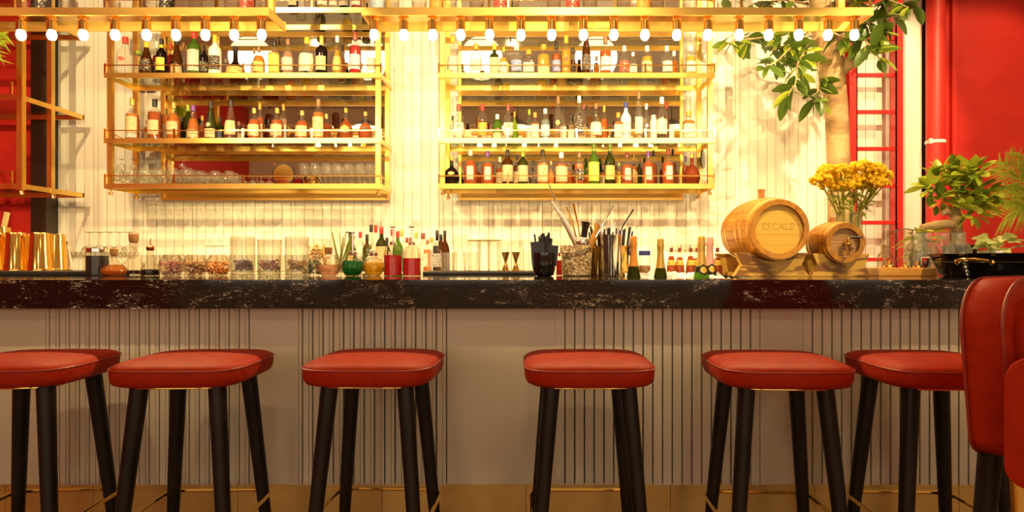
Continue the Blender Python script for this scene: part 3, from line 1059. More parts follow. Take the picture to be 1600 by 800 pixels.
Rr3 = """705.5,245,25,squ,k,g,ge 735,234,21,dom,a,w,wv 762,236,20,dom,a,p,wv 781,245,13,std,a,w,c,B 793,234,17,bor,m,k,cb
808,242,12,std,d,k,c,B 817,235,16,bor,n,n,cb 833,251,13,std,c,k,k,B 848,234,17,bor,o,k,cb 861,252,11,squ,o,g,
877,238,19,bor,a,w,cb 889,255,10,std,o,t,,B 905,237,16,bor,a,t,k 917,262,9,std,o,t,,B 928,226,17,std,g,n,yb
942,258,10,std,o,t,c,B 953,226,16,std,n,n,g 967,254,10,std,y,n,y,B 979.5,239,19,dom,a,m,wv 990,240,13,dom,o,g,g,B
999,248,9,std,n,k,,B 1013,236,20,dom,a,p,wv 1021,235,12,dom,a,k,,B 1044,233,20,dom,a,m,wv 1051,233,10,std,d,k,,B
1071,244,11,std,a,p,,B 1081,240,26,squ,h,g,"""
L0 = """458,-52,15,std,k,k,c 470,-40,13,std,c,w,w,B 504,-45,17,std,y,w,w 521,-44,13,std,c,s,w 538,-50,15,std,k,k,w 557,-48,16,std,r,r,w"""
b1 = shelf_row(Lr1, SF, ROWZ[1] - .003, "left unit's upper shelf", 'bottles on the upper shelf, left unit')
b2 = shelf_row(Lr2, SF, ROWZ[2] - .003, "left unit's middle shelf", 'bottles on the middle shelf, left unit')
b3 = shelf_row(Rr1, SF, ROWZ[1] - .003, "right unit's upper shelf", 'bottles on the upper shelf, right unit')
b4 = shelf_row(Rr2, SF, ROWZ[2] - .003, "right unit's middle shelf", 'bottles on the middle shelf, right unit')
b5 = shelf_row(Rr3, SF, ROWZ[3] - .003, "right unit's bottom shelf", 'bottles on the bottom shelf, right unit')
b0 = shelf_row(L0, SF, ROWZ[0] - .003, "left unit's topmost shelf", 'bottles on the topmost shelf, left unit')


def text_mesh(body, size, m, name, depth=.0006):
    cu = bpy.data.curves.new('lettering', 'FONT')
    cu.body = body
    cu.size = size
    cu.align_x = 'CENTER'
    cu.align_y = 'CENTER'
    cu.extrude = depth
    cu.resolution_u = 2
    o = bpy.data.objects.new('lettering', cu)
    COL.objects.link(o)
    dg = bpy.context.evaluated_depsgraph_get()
    me = bpy.data.meshes.new_from_object(o.evaluated_get(dg))
    bpy.data.objects.remove(o)
    me.name = name
    me.materials.clear()
    me.materials.append(m)
    return me


ink = pm('print_ink', (.12, .07, .05), .6)
t24 = text_mesh('24', .030, ink, 'number_print')
for b in b4:
    lab = b['label']
    if lab.startswith('clear bottle, white label, maroon cap'):
        o = link('number_print', t24, b, (0, -.0430, .105))
        o.rotation_euler = (pi / 2, 0, 0)

# ---- glasses on the left unit's bottom shelf
def glass_mesh(prof_o, th=.0016, n=14, name='drinking_glass', m=None):
    inner = [(max(r - th, .0005), z) for r, z in reversed(prof_o)]
    return MB().lathe(prof_o + inner, n, cap1=True).mesh(name, m or M['glass'])


wine = glass_mesh([(.0, 0), (.034, .001), (.034, .004), (.006, .010), (.004, .03), (.004, .075), (.012, .082), (.034, .105), (.043, .135), (.040, .165), (.034, .19)])
wineh = glass_mesh([(.0, 0), (.032, .001), (.032, .004), (.006, .010), (.004, .05), (.010, .06), (.046, .085), (.048, .10), (.047, .12)])
snif = glass_mesh([(.0, 0), (.030, .001), (.030, .004), (.007, .010), (.005, .025), (.014, .032), (.040, .055), (.047, .085), (.040, .115), (.032, .13)])
tumb = glass_mesh([(.028, 0), (.033, .003), (.036, .06), (.038, .095)], .002)
high = glass_mesh([(.027, 0), (.031, .003), (.032, .08), (.033, .15)], .002)
z3 = ROWZ[3] - .003


def put(me, name, x, d, z, label, cat, group, flip=False, h=0, s=1.0):
    o = link(name, me, None, (x, d, z + (h if flip else 0)))
    if flip:
        o.rotation_euler = (pi, 0, 0)
    o.scale = (s, s, s)
    return tag(o, label, cat, group)


G3 = 'glasses crowded on the bottom shelf, left unit'
for r_ in range(3):
    for c_ in range(9):
        px = 182 + c_ * 22 + r_ * 7
        put(snif, 'stemmed_glass', X(px, SF + .08 + r_ * .1), SF + .08 + r_ * .1, z3,
            'clear round-bowled glass at left of left bottom shelf', 'glass', G3, s=1.0 if c_ < 6 else .82)
for c_ in range(6):
    px = 190 + c_ * 19
    d = SF + .13
    put(wineh, 'stacked_glass', X(px, d), d, z3 + .132, 'clear glass upturned on top of the left bottom shelf crowd', 'glass', G3 + ', upper layer',
        True, .07, s=.58 if c_ < 3 else .52)
for c_ in range(4):
    d = SF + .1
    put(wineh, 'shallow_glass', X(382 + c_ * 13, d), d, z3, 'low clear stem glass just left of the round gold dish', 'glass', G3 + ', low ones', True, .075, s=.62)
for r_ in range(2):
    for c_ in range(7):
        d = SF + .09 + r_ * .12
        put(wine, 'wine_glass', X(474 + c_ * 17.5 + r_ * 8, d), d, z3, 'clear wine glass right of the gold dish, left bottom shelf', 'glass',
            'wine glasses on the bottom shelf, left unit', s=.86)
dish = thing('gold_dish', 'round gold dish with dark rim standing among the glasses', 'dish', (X(443.5, SF + .12), SF + .12, z3))
rr = 17.5 * (SF + .12) / F
q = Matrix.Translation((0, 0, rr)) @ Matrix.Rotation(pi / 2, 4, 'X')
MB().lathe([(0.001, -.006), (rr * .5, -.004), (rr * .93, .004), (rr * .93, .012), (0.001, .014)], 28).xform(q).build('face', M['gold'], dish)
MB().lathe([(rr * .92, -.004), (rr, -.002), (rr, .016), (rr * .92, .016)], 28, cap0=False, cap1=False).xform(q).build('rim', M['black'], dish)
MB().tube([(-rr * .66, .003, rr * 1.72), (-rr * .95, .003, rr * 2.08)], .006, 8).build('knob', M['brassd'], dish)

pl = thing('round_plaque', 'dark shiny round plaque hanging at right end of the right shelf', 'plaque', P(1098, 249, SF + .2), R(62))
q = Matrix.Rotation(pi / 2, 4, 'X')
MB().lathe([(.001, -.006), (.068, -.004), (.072, 0), (.068, .006), (.001, .008)], 24).xform(q).build('disc', M['blackgloss'], pl)
MB().tube([(0, 0, .07), (0, 0, .12)], .003, 6).build('hook', M['brassd'], pl)

# ---- things standing on top of the overhead racks (only their feet show)
zr = RZ1 - .002
rackglass = glass_mesh([(.030, 0), (.036, .003), (.040, .03), (.041, .09)], .003, 16, m=M['crystal'])
for k, px in enumerate((-30, 42, 108, 175, 238, 305, 362, 398)):
    put(rackglass, 'cut_tumbler', X(px, 3.5), 3.5, zr, 'cut crystal tumbler standing on top of the left overhead rack', 'glass', 'tumblers on the left overhead rack')
for k, px in enumerate((612, 655, 702, 745, 800, 865, 922, 975, 1028, 1078, 1132, 1196, 1252, 1310)):
    put(rackglass, 'cut_tumbler', X(px, 3.5), 3.5, zr, 'cut crystal tumbler standing on top of the right overhead rack', 'glass', 'tumblers on the right overhead rack')
for k, (px, c) in enumerate(((68, 'k'), (262, 'm'), (388, 'r'), (682, 'o'), (782, 'r'), (895, 'r'), (1005, 'o'), (590, 'b'))):
    make_bottle(px, 0, 22, 'std', 'c' if c in 'ob' else 'd', c if c in CAP else 'k', {'b': 'ub'}.get(c, 'rb' if c == 'r' else 'ob' if c == 'o' else 'kb'),
                3.53, zr, '%s labelled bottle on top of the overhead rack, %s from left' % ({'b': 'blue', 'r': 'red', 'o': 'orange', 'k': 'black', 'm': 'dark'}[c],
                ORD[[68, 262, 388, 590, 682, 782, 895, 1005].index(px)]), 'bottles on the overhead racks', H=.28)

# ================================================================== BACK COUNTER BOTTLES
zbk = 1.07
BC = """547,361,13,std,k,k,c,B 563,362,13,std,c,r,w,B 573.5,366,13,std,m,k,,B 580,351,14,con,c,k,w 587,352,14,std,c,r,,B
596,354,17,std,n,r,cb 604.5,371,12,std,n,k,,B 613,358,14,std,c,r,w,B 621.5,361,15,std,g,r, 628,359,13,std,c,g,w,B 636,371,13,std,c,m,,B
642,371,13,std,c,m,,B 650,363,13,std,c,n,,B 661,364,17,std,c,m,w 668,374,13,std,o,t,,B 675,371,14,std,c,o,,B
683,360,13,std,k,k,,B 689,366,13,std,m,k, 695,360,15,dom,m,k,"""
items = [r.split(',') for r in BC.split()]
for i, r in enumerate(items):
    d = 4.66 if len(r) > 7 else 4.48
    desc = '%s bottle' % BODYW[r[4]] + (', %s cap' % CAPW[r[5]]) + (', %s label' % LBW[r[6][0]] if r[6] else '')
    make_bottle(float(r[0]), float(r[1]), float(r[2]) * 1.05, r[3], r[4], r[5], r[6], d, zbk,
                '%s, %s from left in group behind the red bottles' % (desc, ORD[i]), 'bottles on the back counter')
make_bottle(681, 376, 18, 'sqr', 'c', 'e', 'wb', 3.32, CT + .022, 'clear square bottle with white label right of the red pump bottles', None)

# ================================================================== ON THE BAR
def yb(d):
    return CT


def lathe_thing(name, label, cat, px, d, z, prof, m, n=20, group=None, ex=None, rib=0, ribn=8, th=0, cap1=True):
    p = list(prof)
    if th:
        p = p + [(max(r - th, .001), zz) for r, zz in reversed(p)]
        p[-1] = (p[-1][0], p[-1][1] + .004)
    o = MB().lathe(p, n, ex=ex, rib=rib, ribn=ribn).build(name, m, None, (X(px, d), d, z))
    return tag(o, label, cat, group)


# rubber mats
mat1 = box('bar_mat', M['rubber'], X(-120, 3.0), X(141, 3.0), 3.0, 3.3, CT, CT + .020, None, .004)
tag(mat1, 'black rubber bar mat under the gold shakers at left', 'mat')
mat2 = box('bar_mat', M['rubber'], X(659, 3.1), X(838, 3.1), 3.12, 3.43, CT, CT + .016, None, .004)
tag(mat2, 'black rubber bar mat under the tumblers beside the straw cup', 'mat')

# gold shakers (upside-down tins)
S1 = 3.12 / F
for k, (px, lab) in enumerate(((-8, 'gold shaker tin cut by the left photo edge'), (25, 'gold shaker tin upturned on mat, left of the full pair'), (62, 'gold shaker tin upturned on mat, right of the full pair'))):
    d = 3.08
    t = lathe_thing('shaker_tin', lab, 'shaker', px, d, CT + .020, [(.054, 0), (.055, .006), (.052, .012), (.041, .175), (.040, .181), (.037, .184)], M['gold'], 24, 'gold shaker tins on the mat')
    MB().lathe([(.054, 0), (.055, .005), (.051, .012), (.041, .170), (.038, .180), (.034, .182)], 24, (.017, .08, 0)).build('inner_tin', M['gold'], t)
mug = lathe_thing('gold_mug', 'round gold mug with wooden muddler at the left photo edge', 'mug', -2, 3.2, CT + .020, [(.03, 0), (.05, .02), (.062, .08), (.062, .13), (.05, .19), (.047, .215)], M['gold'], 20, th=.002)
md = MB().tube([(0, 0, .05), (.055, 0, .29)], [.012, .012], 10).build('wooden_muddler', M['straw'], None, (X(-6, 3.2), 3.2, CT + .02))
tag(md, 'pale wooden muddler leaning out of the gold mug', 'muddler')

# steel milk jug
jg = lathe_thing('milk_jug', 'small steel milk jug beside the gold shakers', 'jug', 99, 3.2, CT + .020, [(.034, 0), (.040, .004), (.038, .03), (.027, .10), (.027, .13), (.030, .145)], M['steel'], 20, th=.001)
MB().tube([(.012, -.027, .128), (.018, -.055, .125), (.020, -.058, .06), (.014, -.036, .045)], [.008, .009, .008, .007], 8).build('handle', M['steel'], jg)

# rows of coupes and glasses behind, at left
coupe = glass_mesh([(.0, 0), (.034, .001), (.034, .004), (.005, .010), (.004, .085), (.010, .095), (.043, .115), (.048, .135), (.049, .14)], m=M['glass'])
for r_, (d, n_) in enumerate(((4.45, 8), (4.60, 8))):
    for c_ in range(n_):
        put(coupe, 'coupe_glass', X(92 + c_ * 15.5 + r_ * 6, d), d, 1.07, 'clear coupe glass in rows on the back counter at left', 'glass',
            'coupe glasses on the back counter at left')
for c_ in range(5):
    d = 4.5
    put(coupe, 'coupe_glass', X(140 + c_ * 15.5, d), d, 1.07 + .142, 'clear coupe glass upturned on top of the coupe rows at left', 'glass',
        'upper layer of coupe glasses at left', True, .14)
for r_ in range(2):
    for c_ in range(13):
        d = 4.42 + r_ * .16
        put(tumb, 'tumbler', X(232 + c_ * 19.5 + r_ * 8, d), d, 1.07, 'clear tumbler on the back counter behind the crystal bowls', 'glass',
            'tumblers on the back counter', s=1.25)

# black preserve jar
j = lathe_thing('preserve_jar', 'jar of black syrup with silver lid at left of the bar', 'jar', 152, 3.0, CT, [(.044, 0), (.048, .004), (.048, .105), (.042, .112)], M['glass'], 20)
MB().lathe([(.043, .004), (.0455, .008), (.0455, .092), (.01, .094)], 20).build('syrup', LQ['k'], j)
MB().lathe([(.045, .108), (.047, .110), (.047, .126), (.044, .129)], 20).build('lid', M['steel'], j)

# flat orange decanter
dk = lathe_thing('decanter', 'flat wide decanter of orange liquor with cork stopper', 'decanter', 178, 2.95, CT, [(.035, 0), (.052, .008), (.058, .022), (.050, .036), (.022, .062), (.013, .078), (.013, .10)], M['flint'], 24, rib=.015, ribn=12)
MB().lathe([(.032, .003), (.050, .009), (.055, .022), (.047, .036), (.030, .050), (.01, .051)], 24).build('liquor', LQ['o'], dk)
MB().lathe([(.009, .09), (.016, .098), (.018, .122), (.015, .125)], 12).build('cork', M['cork'], dk)
dk = lathe_thing('decanter', 'clear tall-necked decanter with a big brown cork', 'decanter', 209, 3.1, CT, [(.042, 0), (.049, .006), (.048, .05), (.022, .085), (.017, .12), (.018, .165)], M['flint'], 24)
MB().lathe([(.041, .004), (.045, .008), (.045, .022), (.01, .024)], 20).build('liquor', LQ['k'], dk)
MB().lathe([(.014, .155), (.021, .165), (.023, .198), (.020, .201)], 14).build('cork', M['cork'], dk)
# pourer bottle
dk = lathe_thing('dasher_bottle', 'small bitters bottle with dark liquid and copper pourer', 'bottle', 235, 2.95, CT, [(.038, 0), (.040, .004), (.040, .030), (.034, .042), (.016, .07), (.013, .12)], M['flint'], 20)
MB().lathe([(.036, .003), (.038, .005), (.038, .028), (.01, .030)], 20).build('bitters', LQ['k'], dk)
MB().lathe([(.014, .115), (.018, .12), (.018, .132), (.010, .138), (.003, .142), (.002, .170)], 12).build('pourer', pm('copper', (.62, .22, .08), .25, 1), dk)

# crystal bowls with garnishes
def bits(n_, Rr, z0, z1, mats, s0=.004, s1=.009):
    mb = MB()
    for _ in range(n_):
        a, r_ = random.uniform(0, 6.3), Rr * math.sqrt(random.random())
        s = random.uniform(s0, s1)
        st_ = len(mb.v)
        mb.box(-s, s, -s * .6, s * .6, -s * .25, s * .25)
        mb.xform(Matrix.Translation((r_ * cos(a), r_ * sin(a), random.uniform(z0, z1))) @ Matrix.Rotation(random.uniform(0, 3), 4, (random.random(), random.random(), .3)), st_)
    return mb


petal = pm('dried_petals', (.45, .12, .20), .7, col2=(.60, .35, .30), scale=60)
orange = pm('dried_orange', (.85, .36, .05), .6, col2=(.75, .22, .03), scale=40)
spice = pm('brown_spice', (.36, .15, .05), .7, col2=(.55, .30, .12), scale=50)
berry = pm('dark_berries', (.06, .03, .05), .5, col2=(.25, .05, .10), scale=60)
BP = [(.030, 0), (.040, .004), (.053, .030), (.055, .050), (.048, .075), (.036, .090), (.034, .096)]
for (px, c, lab) in ((268, petal, 'cut crystal bowl of pink dried petals on the bar'), (305, spice, 'cut crystal bowl of brown spice sticks on the bar'),
                     (341, orange, 'cut crystal bowl of dried orange on the bar')):
    o = lathe_thing('crystal_bowl', lab, 'bowl', px, 2.95, CT, BP, M['crystal'], 24, 'crystal garnish bowls', rib=.02, ribn=12, th=.003)
    g = bits(110, .042, .008, .065, None).build('garnish', c, o, smooth=False)
    g['kind'] = 'stuff'
    if c is spice:
        MB().tube([(-.05, -.02, .10), (.045, 0, .03)], .003, 6).build('spice_stick', M['straw'], o)
# mixing glasses
MG = [(.046, 0), (.050, .004), (.051, .03), (.0515, .10), (.052, .18)]
for (px, h, c, lab) in ((379, 1.0, berry, 'tall cut mixing glass with dark berries, left of three'), (421, .92, petal, 'shorter cut mixing glass with red garnish, middle of three'),
                        (464, 1.0, spice, 'tall cut mixing glass with brown garnish, right of three')):
    o = lathe_thing('mixing_glass', lab, 'mixing glass', px, 2.92, CT, [(r_, z_ * h) for r_, z_ in MG], M['tumbler'], 32, 'cut mixing glasses', rib=.018, ribn=16, th=.003)
    MB().lathe([(.044, .004), (.047, .006), (.047, .024), (.044, .027)], 20).build('thick_base', M['crystal'], o)
    g = bits(120, .042, .028, .070, None).build('garnish', c, o, smooth=False)
    g['kind'] = 'stuff'
# canister behind
o = lathe_thing('storage_jar', 'clear storage jar of dried orange behind the mixing glasses', 'jar', 497, 3.3, CT, [(.055, 0), (.06, .005), (.06, .17), (.05, .18)], M['glass'], 20)
g = bits(110, .05, .02, .15, None, .006, .013).build('dried_fruit', pm('pale_orange', (.85, .55, .18), .6), o, smooth=False)
g['kind'] = 'stuff'
o = lathe_thing('olive_jar', 'small round jar with dark green leaves left of ribbed flask', 'jar', 487, 3.05, CT, [(.035, 0), (.042, .01), (.046, .05), (.036, .095)], M['glass'], 18, th=.002)
g = bits(50, .034, .01, .07, None, .005, .012).build('leaves', M['leafd'], o, smooth=False)
g['kind'] = 'stuff'

# ribbed round flasks
RF_ = [(.028, 0), (.040, .006), (.053, .028), (.056, .048), (.050, .070), (.032, .088), (.016, .096), (.015, .108)]


def flask(px, d, s, liq, fill, label, pump):
    o = lathe_thing('ribbed_flask', label, 'flask', px, d, CT, [(r_ * s, z_ * s) for r_, z_ in RF_], M['flint'], 36, rib=.03, ribn=12)
    if liq:
        lp = [(r_ * s * .95, z_ * s + .003) for r_, z_ in RF_ if z_ * s < fill]
        lp.append((pr([(r_ * s, z_ * s) for r_, z_ in RF_], fill) * .95, fill))
        MB().lathe(lp, 36, rib=.03, ribn=12).build('syrup', LQ[liq], o)
    if pump:
        zt = RF_[-1][1] * s
        p = MB().lathe([(.020, zt - .004), (.021, zt + .010), (.012, zt + .016), (.004, zt + .02), (.004, zt + pump)], 14).build('pump', M['chrome'], o)
        MB().tube([(.010, 0, zt + pump), (-.030, 0, zt + pump + .003)], .005, 8).build('spout', M['chrome'], p)
    else:
        MB().lathe([(.012, .098 * s), (.017, .104 * s), (.018, .128 * s), (.016, .13 * s)], 12).build('cork', M['cork'], o)
    return o


flask(513.5, 2.9, 1.0, 'p', .05, 'round ribbed clear flask with cork left of the green one', 0)
flask(551, 2.9, .90, 'e', .07, 'round ribbed flask of emerald syrup with silver pump', .10)
flask(584, 2.95, .88, 'l', .06, 'round ribbed flask of lemon yellow syrup with silver pump', .012)
for (px, fill, lab) in ((614, .094, 'dome-shouldered pump bottle of dark red syrup, left of the pair'), (643.5, .080, 'dome-shouldered pump bottle of bright red syrup, right of the pair')):
    bp_ = [(.038, 0), (.0405, .003), (.0405, .10), (.036, .118), (.024, .132), (.014, .137), (.014, .145)]
    o = lathe_thing('pump_bottle', lab, 'bottle', px, 2.9, CT, bp_, M['flint'], 24, 'red syrup pump bottles')
    MB().lathe([(.037, .003), (.039, .005), (.039, fill), (.01, fill + .001)], 24).build('syrup', LQ['r'], o)
    p = MB().lathe([(.016, .140), (.0165, .152), (.008, .156), (.003, .158), (.003, .222)], 14).build('pump', M['chrome'], o)
    MB().tube([(.010, 0, .222), (-.012, 0, .222)], .004, 8).build('spout', M['chrome'], p)

# lemongrass jar and rosemary
o = lathe_thing('herb_glass', 'small clear glass holding lemongrass stalks', 'glass', 532, 3.12, CT, [(.024, 0), (.027, .003), (.03, .10)], M['glass'], 16, th=.002)
for k in range(9):
    a = random.uniform(-.5, .5)
    st_ = MB().tube([(random.uniform(-.012, .012), random.uniform(-.012, .012), .01), (a * .13 + .005, random.uniform(-.03, .03), random.uniform(.17, .215))], [.0045, .003], 6).build('lemongrass_stalk', M['leafy'] if k % 3 else M['straw'], None, (X(532, 3.12), 3.12, CT))
    tag(st_, 'lemongrass stalk standing in the small herb glass', 'stalk', 'lemongrass stalks')
o = lathe_thing('rosemary_glass', 'small glass of rosemary sprigs behind the green flask', 'glass', 563, 3.2, CT, [(.024, 0), (.028, .003), (.03, .09)], M['glass'], 16, th=.002)
for k in range(8):
    a = random.uniform(0, 6.3)
    tip = Vector((.05 * cos(a), .04 * sin(a), random.uniform(.13, .19)))
    mb = MB().tube([(0, 0, .01), tip], [.002, .001], 5)
    for q_ in range(22):
        tt = random.uniform(.45, 1)
        c = tip * tt
        dv = Vector((random.uniform(-1, 1), random.uniform(-1, 1), random.uniform(.1, 1))).normalized() * .018
        mb.tube([c, c + dv], [.0018, .0006], 4)
    s_ = mb.build('rosemary_sprig', M['leaf'], None, (X(563, 3.2), 3.2, CT), smooth=False)
    tag(s_, 'rosemary sprig standing in the small glass behind the green flask', 'sprig', 'rosemary sprigs')

# tumblers on the right mat
zm = CT + .016
for (px, d, z_, fl) in ((700, 3.25, 0, 0), (718, 3.3, 0, 0), (718.5, 3.3, .096, 0), (735, 3.35, 0, 0), (704, 3.38, 0, 0)):
    put(tumb, 'tumbler', X(px, d), d, zm + z_, 'clear tumbler on the mat right of the square bottle' if not z_ else 'clear tumbler stacked on another beside the square bottle', 'glass',
        'tumblers on the right mat' if not z_ else None, s=1.0)
for k, px in enumerate((741, 756, 772)):
    o = put(high, 'highball_glass', X(px, 3.22), 3.22, zm, 'tall highball glass with straw-coloured rim in a row of three', 'glass', 'three highball glasses')
    MB().lathe([(.0325, .150), (.034, .152), (.034, .158), (.031, .16)], 16, cap0=False, cap1=False).build('rim', M['straw'], o)
for k, px in enumerate((790, 806)):
    j = thing('jigger', '%s gold jigger standing among the glasses by the straw cup' % ('left' if not k else 'right'), 'jigger', (X(px, 3.2), 3.2, zm))
    MB().lathe([(.019, 0), (.020, .003), (.006, .040), (.006, .046), (.021, .092), (.022, .096)], 16).build('double_cup', M['gold'], j)
for k, (px, h) in enumerate(((786, 1.0), (808, 1.05), (824, .75), (838, .75))):
    put(high, 'highball_glass', X(px, 3.37), 3.37, zm, 'clear highball glass behind the gold jiggers', 'glass', 'highball glasses behind the jiggers', s=h)

# black cup with straws
o = lathe_thing('straw_cup', 'glossy black rounded cup full of black straws', 'cup', 850, 2.85, CT, [(.030, 0), (.042, .004), (.050, .030), (.0535, .065), (.054, .105)], M['blackgloss'], 28, th=.003)
box('napkin_box', M['black'], -.050, .010, -.030, -.022, .05, .155, o).rotation_euler = (0, R(-4), 0)
box('napkin_box', M['black'], .006, .052, -.026, -.018, .05, .140, o).rotation_euler = (0, R(5), 0)
for k in range(18):
    a = random.uniform(-1, 1)
    y_ = random.uniform(-.015, .03)
    st_ = MB().tube([(a * .03, y_, .02), (a * .055, y_ + random.uniform(-.01, .01), .165 + random.uniform(0, .03))], .0042, 6).build('straw', M['black'], None, (X(850, 2.85), 2.85, CT))
    tag(st_, 'black drinking straw standing in the glossy black cup', 'straw', 'black straws in the cup')
make_bottle(874, 395, 10, 'std', 'r', 'r', '', 3.0, CT, 'slim red sauce bottle between straw cup and ice bucket', None)

# crackled ice bucket with bar tools
bk = lathe_thing('ice_bucket', 'crackled glass ice bucket with chrome handle, full of bar tools', 'bucket', 901, 2.9, CT, [(.060, 0), (.066, .004), (.069, .07), (.073, .135), (.071, .138)], M['crackle'], 28, th=.003)
MB().tube([(-.075, 0, .125), (-.074, -.035, .108), (-.03, -.078, .100), (.03, -.078, .115), (.07, -.04, .135), (.076, 0, .145)], .0035, 8).build('handle', M['chrome'], bk)
g = bits(260, .058, .01, .125, None, .006, .013).build('ice_cubes', pm('amber_ice', (.80, .66, .42), .15, spec=.8), bk, smooth=False)
g['kind'] = 'stuff'


def tool(name, pts, r, m, label, px=901, d=2.9, z=CT, cat='bar tool', group=None, n=8):
    o = MB().tube(pts, r, n).build(name, m, None, (X(px, d), d, z))
    return tag(o, label, cat, group)


tool('bar_spoon', [(.015, 0, .10), (-.08, 0, .30), (-.125, 0, .415)], [.003, .0035, .003], M['chrome'], 'long twisted bar spoon leaning left out of the ice bucket')
tool('tongs', [(.02, -.02, .11), (-.05, -.02, .24), (-.115, -.02, .335)], [.009, .009, .006], M['white'], 'white handled tongs leaning left out of the ice bucket')
tool('wooden_spoon', [(.01, .01, .10), (-.06, .01, .25), (-.12, .01, .345)], [.005, .006, .004], M['cork'], 'wooden stirrer behind the white tongs in the ice bucket')
tool('gold_stirrer', [(.02, .02, .10), (-.02, .02, .25), (-.045, .02, .315)], [.004, .004, .003], M['brassd'], 'gold stirrer standing upright in the ice bucket')
tool('gold_stirrer', [(.03, .03, .10), (.005, .03, .25), (-.012, .03, .33)], [.004, .004, .006], M['gold'], 'gold knobbed stirrer in the ice bucket, right of the plain one')
sv = MB().ball((.025, -.03, .150), .036, 14, 9, .75)
tag(sv.build('strainer', M['steel'], None, (X(901, 2.9), 2.9, CT)), 'domed steel strainer sitting in the ice bucket', 'strainer')
tool('muddler', [(.02, .02, .10), (.04, .02, .215), (.045, .02, .245)], [.014, .015, .022], M['black'], 'black muddler with flat top standing in the ice bucket')
tool('wooden_reamer', [(.05, -.03, .11), (.075, -.03, .17), (.085, -.03, .20), (.095, -.03, .232)], [.012, .016, .012, .020], M['box'], 'honey wood citrus reamer leaning right in the ice bucket')
tool('fork_spoon', [(.05, -.04, .12), (.11, -.04, .22), (.16, -.04, .315)], [.003, .003, .004], M['chrome'], 'long trident bar spoon leaning right out of the ice bucket')
# storage jar upside-down behind
o = lathe_thing('glass_canister', 'large upturned glass canister behind the ice bucket', 'canister', 869, 3.3, CT, [(.066, 0), (.070, .004), (.070, .30), (.062, .33), (.03, .336)], M['glass'], 24)

# steel tin and gold cup with straws
o = lathe_thing('mixing_tin', 'tall steel shaker tin holding metal straws', 'shaker', 955, 2.82, CT, [(.037, 0), (.039, .004), (.047, .180), (.0485, .183)], M['steel'], 28, th=.0015)
for k in range(11):
    a = random.uniform(-1, 1)
    st_ = MB().tube([(a * .025, random.uniform(-.02, .02), .05), (a * .05, random.uniform(-.02, .02), random.uniform(.20, .245))], .003, 6).build('metal_straw', M['steel'], None, (X(955, 2.82), 2.82, CT))
    tag(st_, 'metal drinking straw standing in the tall steel tin', 'straw', 'metal straws in the steel tin')
tool('long_stirrer', [(.02, .0, .1), (.05, .0, .22), (.098, .0, .295)], .003, M['black'], 'long dark stirrer leaning right out of the steel tin', 955, 2.82)
o = lathe_thing('gold_cup', 'gold metal cup full of black straws behind the steel tin', 'cup', 934, 2.95, CT, [(.036, 0), (.038, .004), (.045, .135), (.046, .138)], M['gold'], 24, th=.0015)
o2 = lathe_thing('gold_cup', 'brass cup partly hidden at right behind the steel tin', 'cup', 969, 2.98, CT, [(.036, 0), (.038, .004), (.042, .135), (.043, .138)], M['brassd'], 24, th=.0015)
for (px, n_, sp) in ((934, 16, .045), (969, 14, .035)):
    for k in range(n_):
        a = random.uniform(-1, 1)
        y_ = random.uniform(-.02, .02)
        st_ = MB().tube([(a * .025, y_, .03), (a * (sp + .025), y_, .215 + random.uniform(-.02, .012))], .0042, 6).build('straw', M['black'], None, (X(px, 2.96), 2.96, CT))
        tag(st_, 'black drinking straw standing in the %s' % ('gold cup behind the tin' if px < 950 else 'brass cup right of the tin'), 'straw', 'black straws in the %s cup' % ('gold' if px < 950 else 'brass'))

# blue-lidded jars
for k, (px, s) in enumerate(((977, .9), (1007, 1.0))):
    o = lathe_thing('spice_jar', 'clear spice jar with blue lid, %s of the first champagne bottle' % ('left' if not k else 'right'), 'jar', px, 3.2, CT,
                    [(.026 * s, 0), (.030, .004), (.030, .05), (.026, .075), (.026, .098)], M['glass'], 18)
    MB().lathe([(.027, .004), (.028, .006), (.028, .045), (.01, .046)], 18).build('spice', spice, o)
    MB().lathe([(.028, .095), (.029, .098), (.029, .117), (.027, .119)], 18).build('lid', CAP['b'], o)
o = put(high, 'water_glass', X(1028, 3.35), 3.35, CT, 'clear water glass behind the dark champagne bottle', 'glass', None, s=.9)
for k in range(4):
    put(coupe, 'coupe_glass', X(1050 + k * 14, 4.4), 4.4, 1.07, 'clear coupe behind the maroon-capped bottles', 'glass', 'coupes behind the ice well', s=1.35)

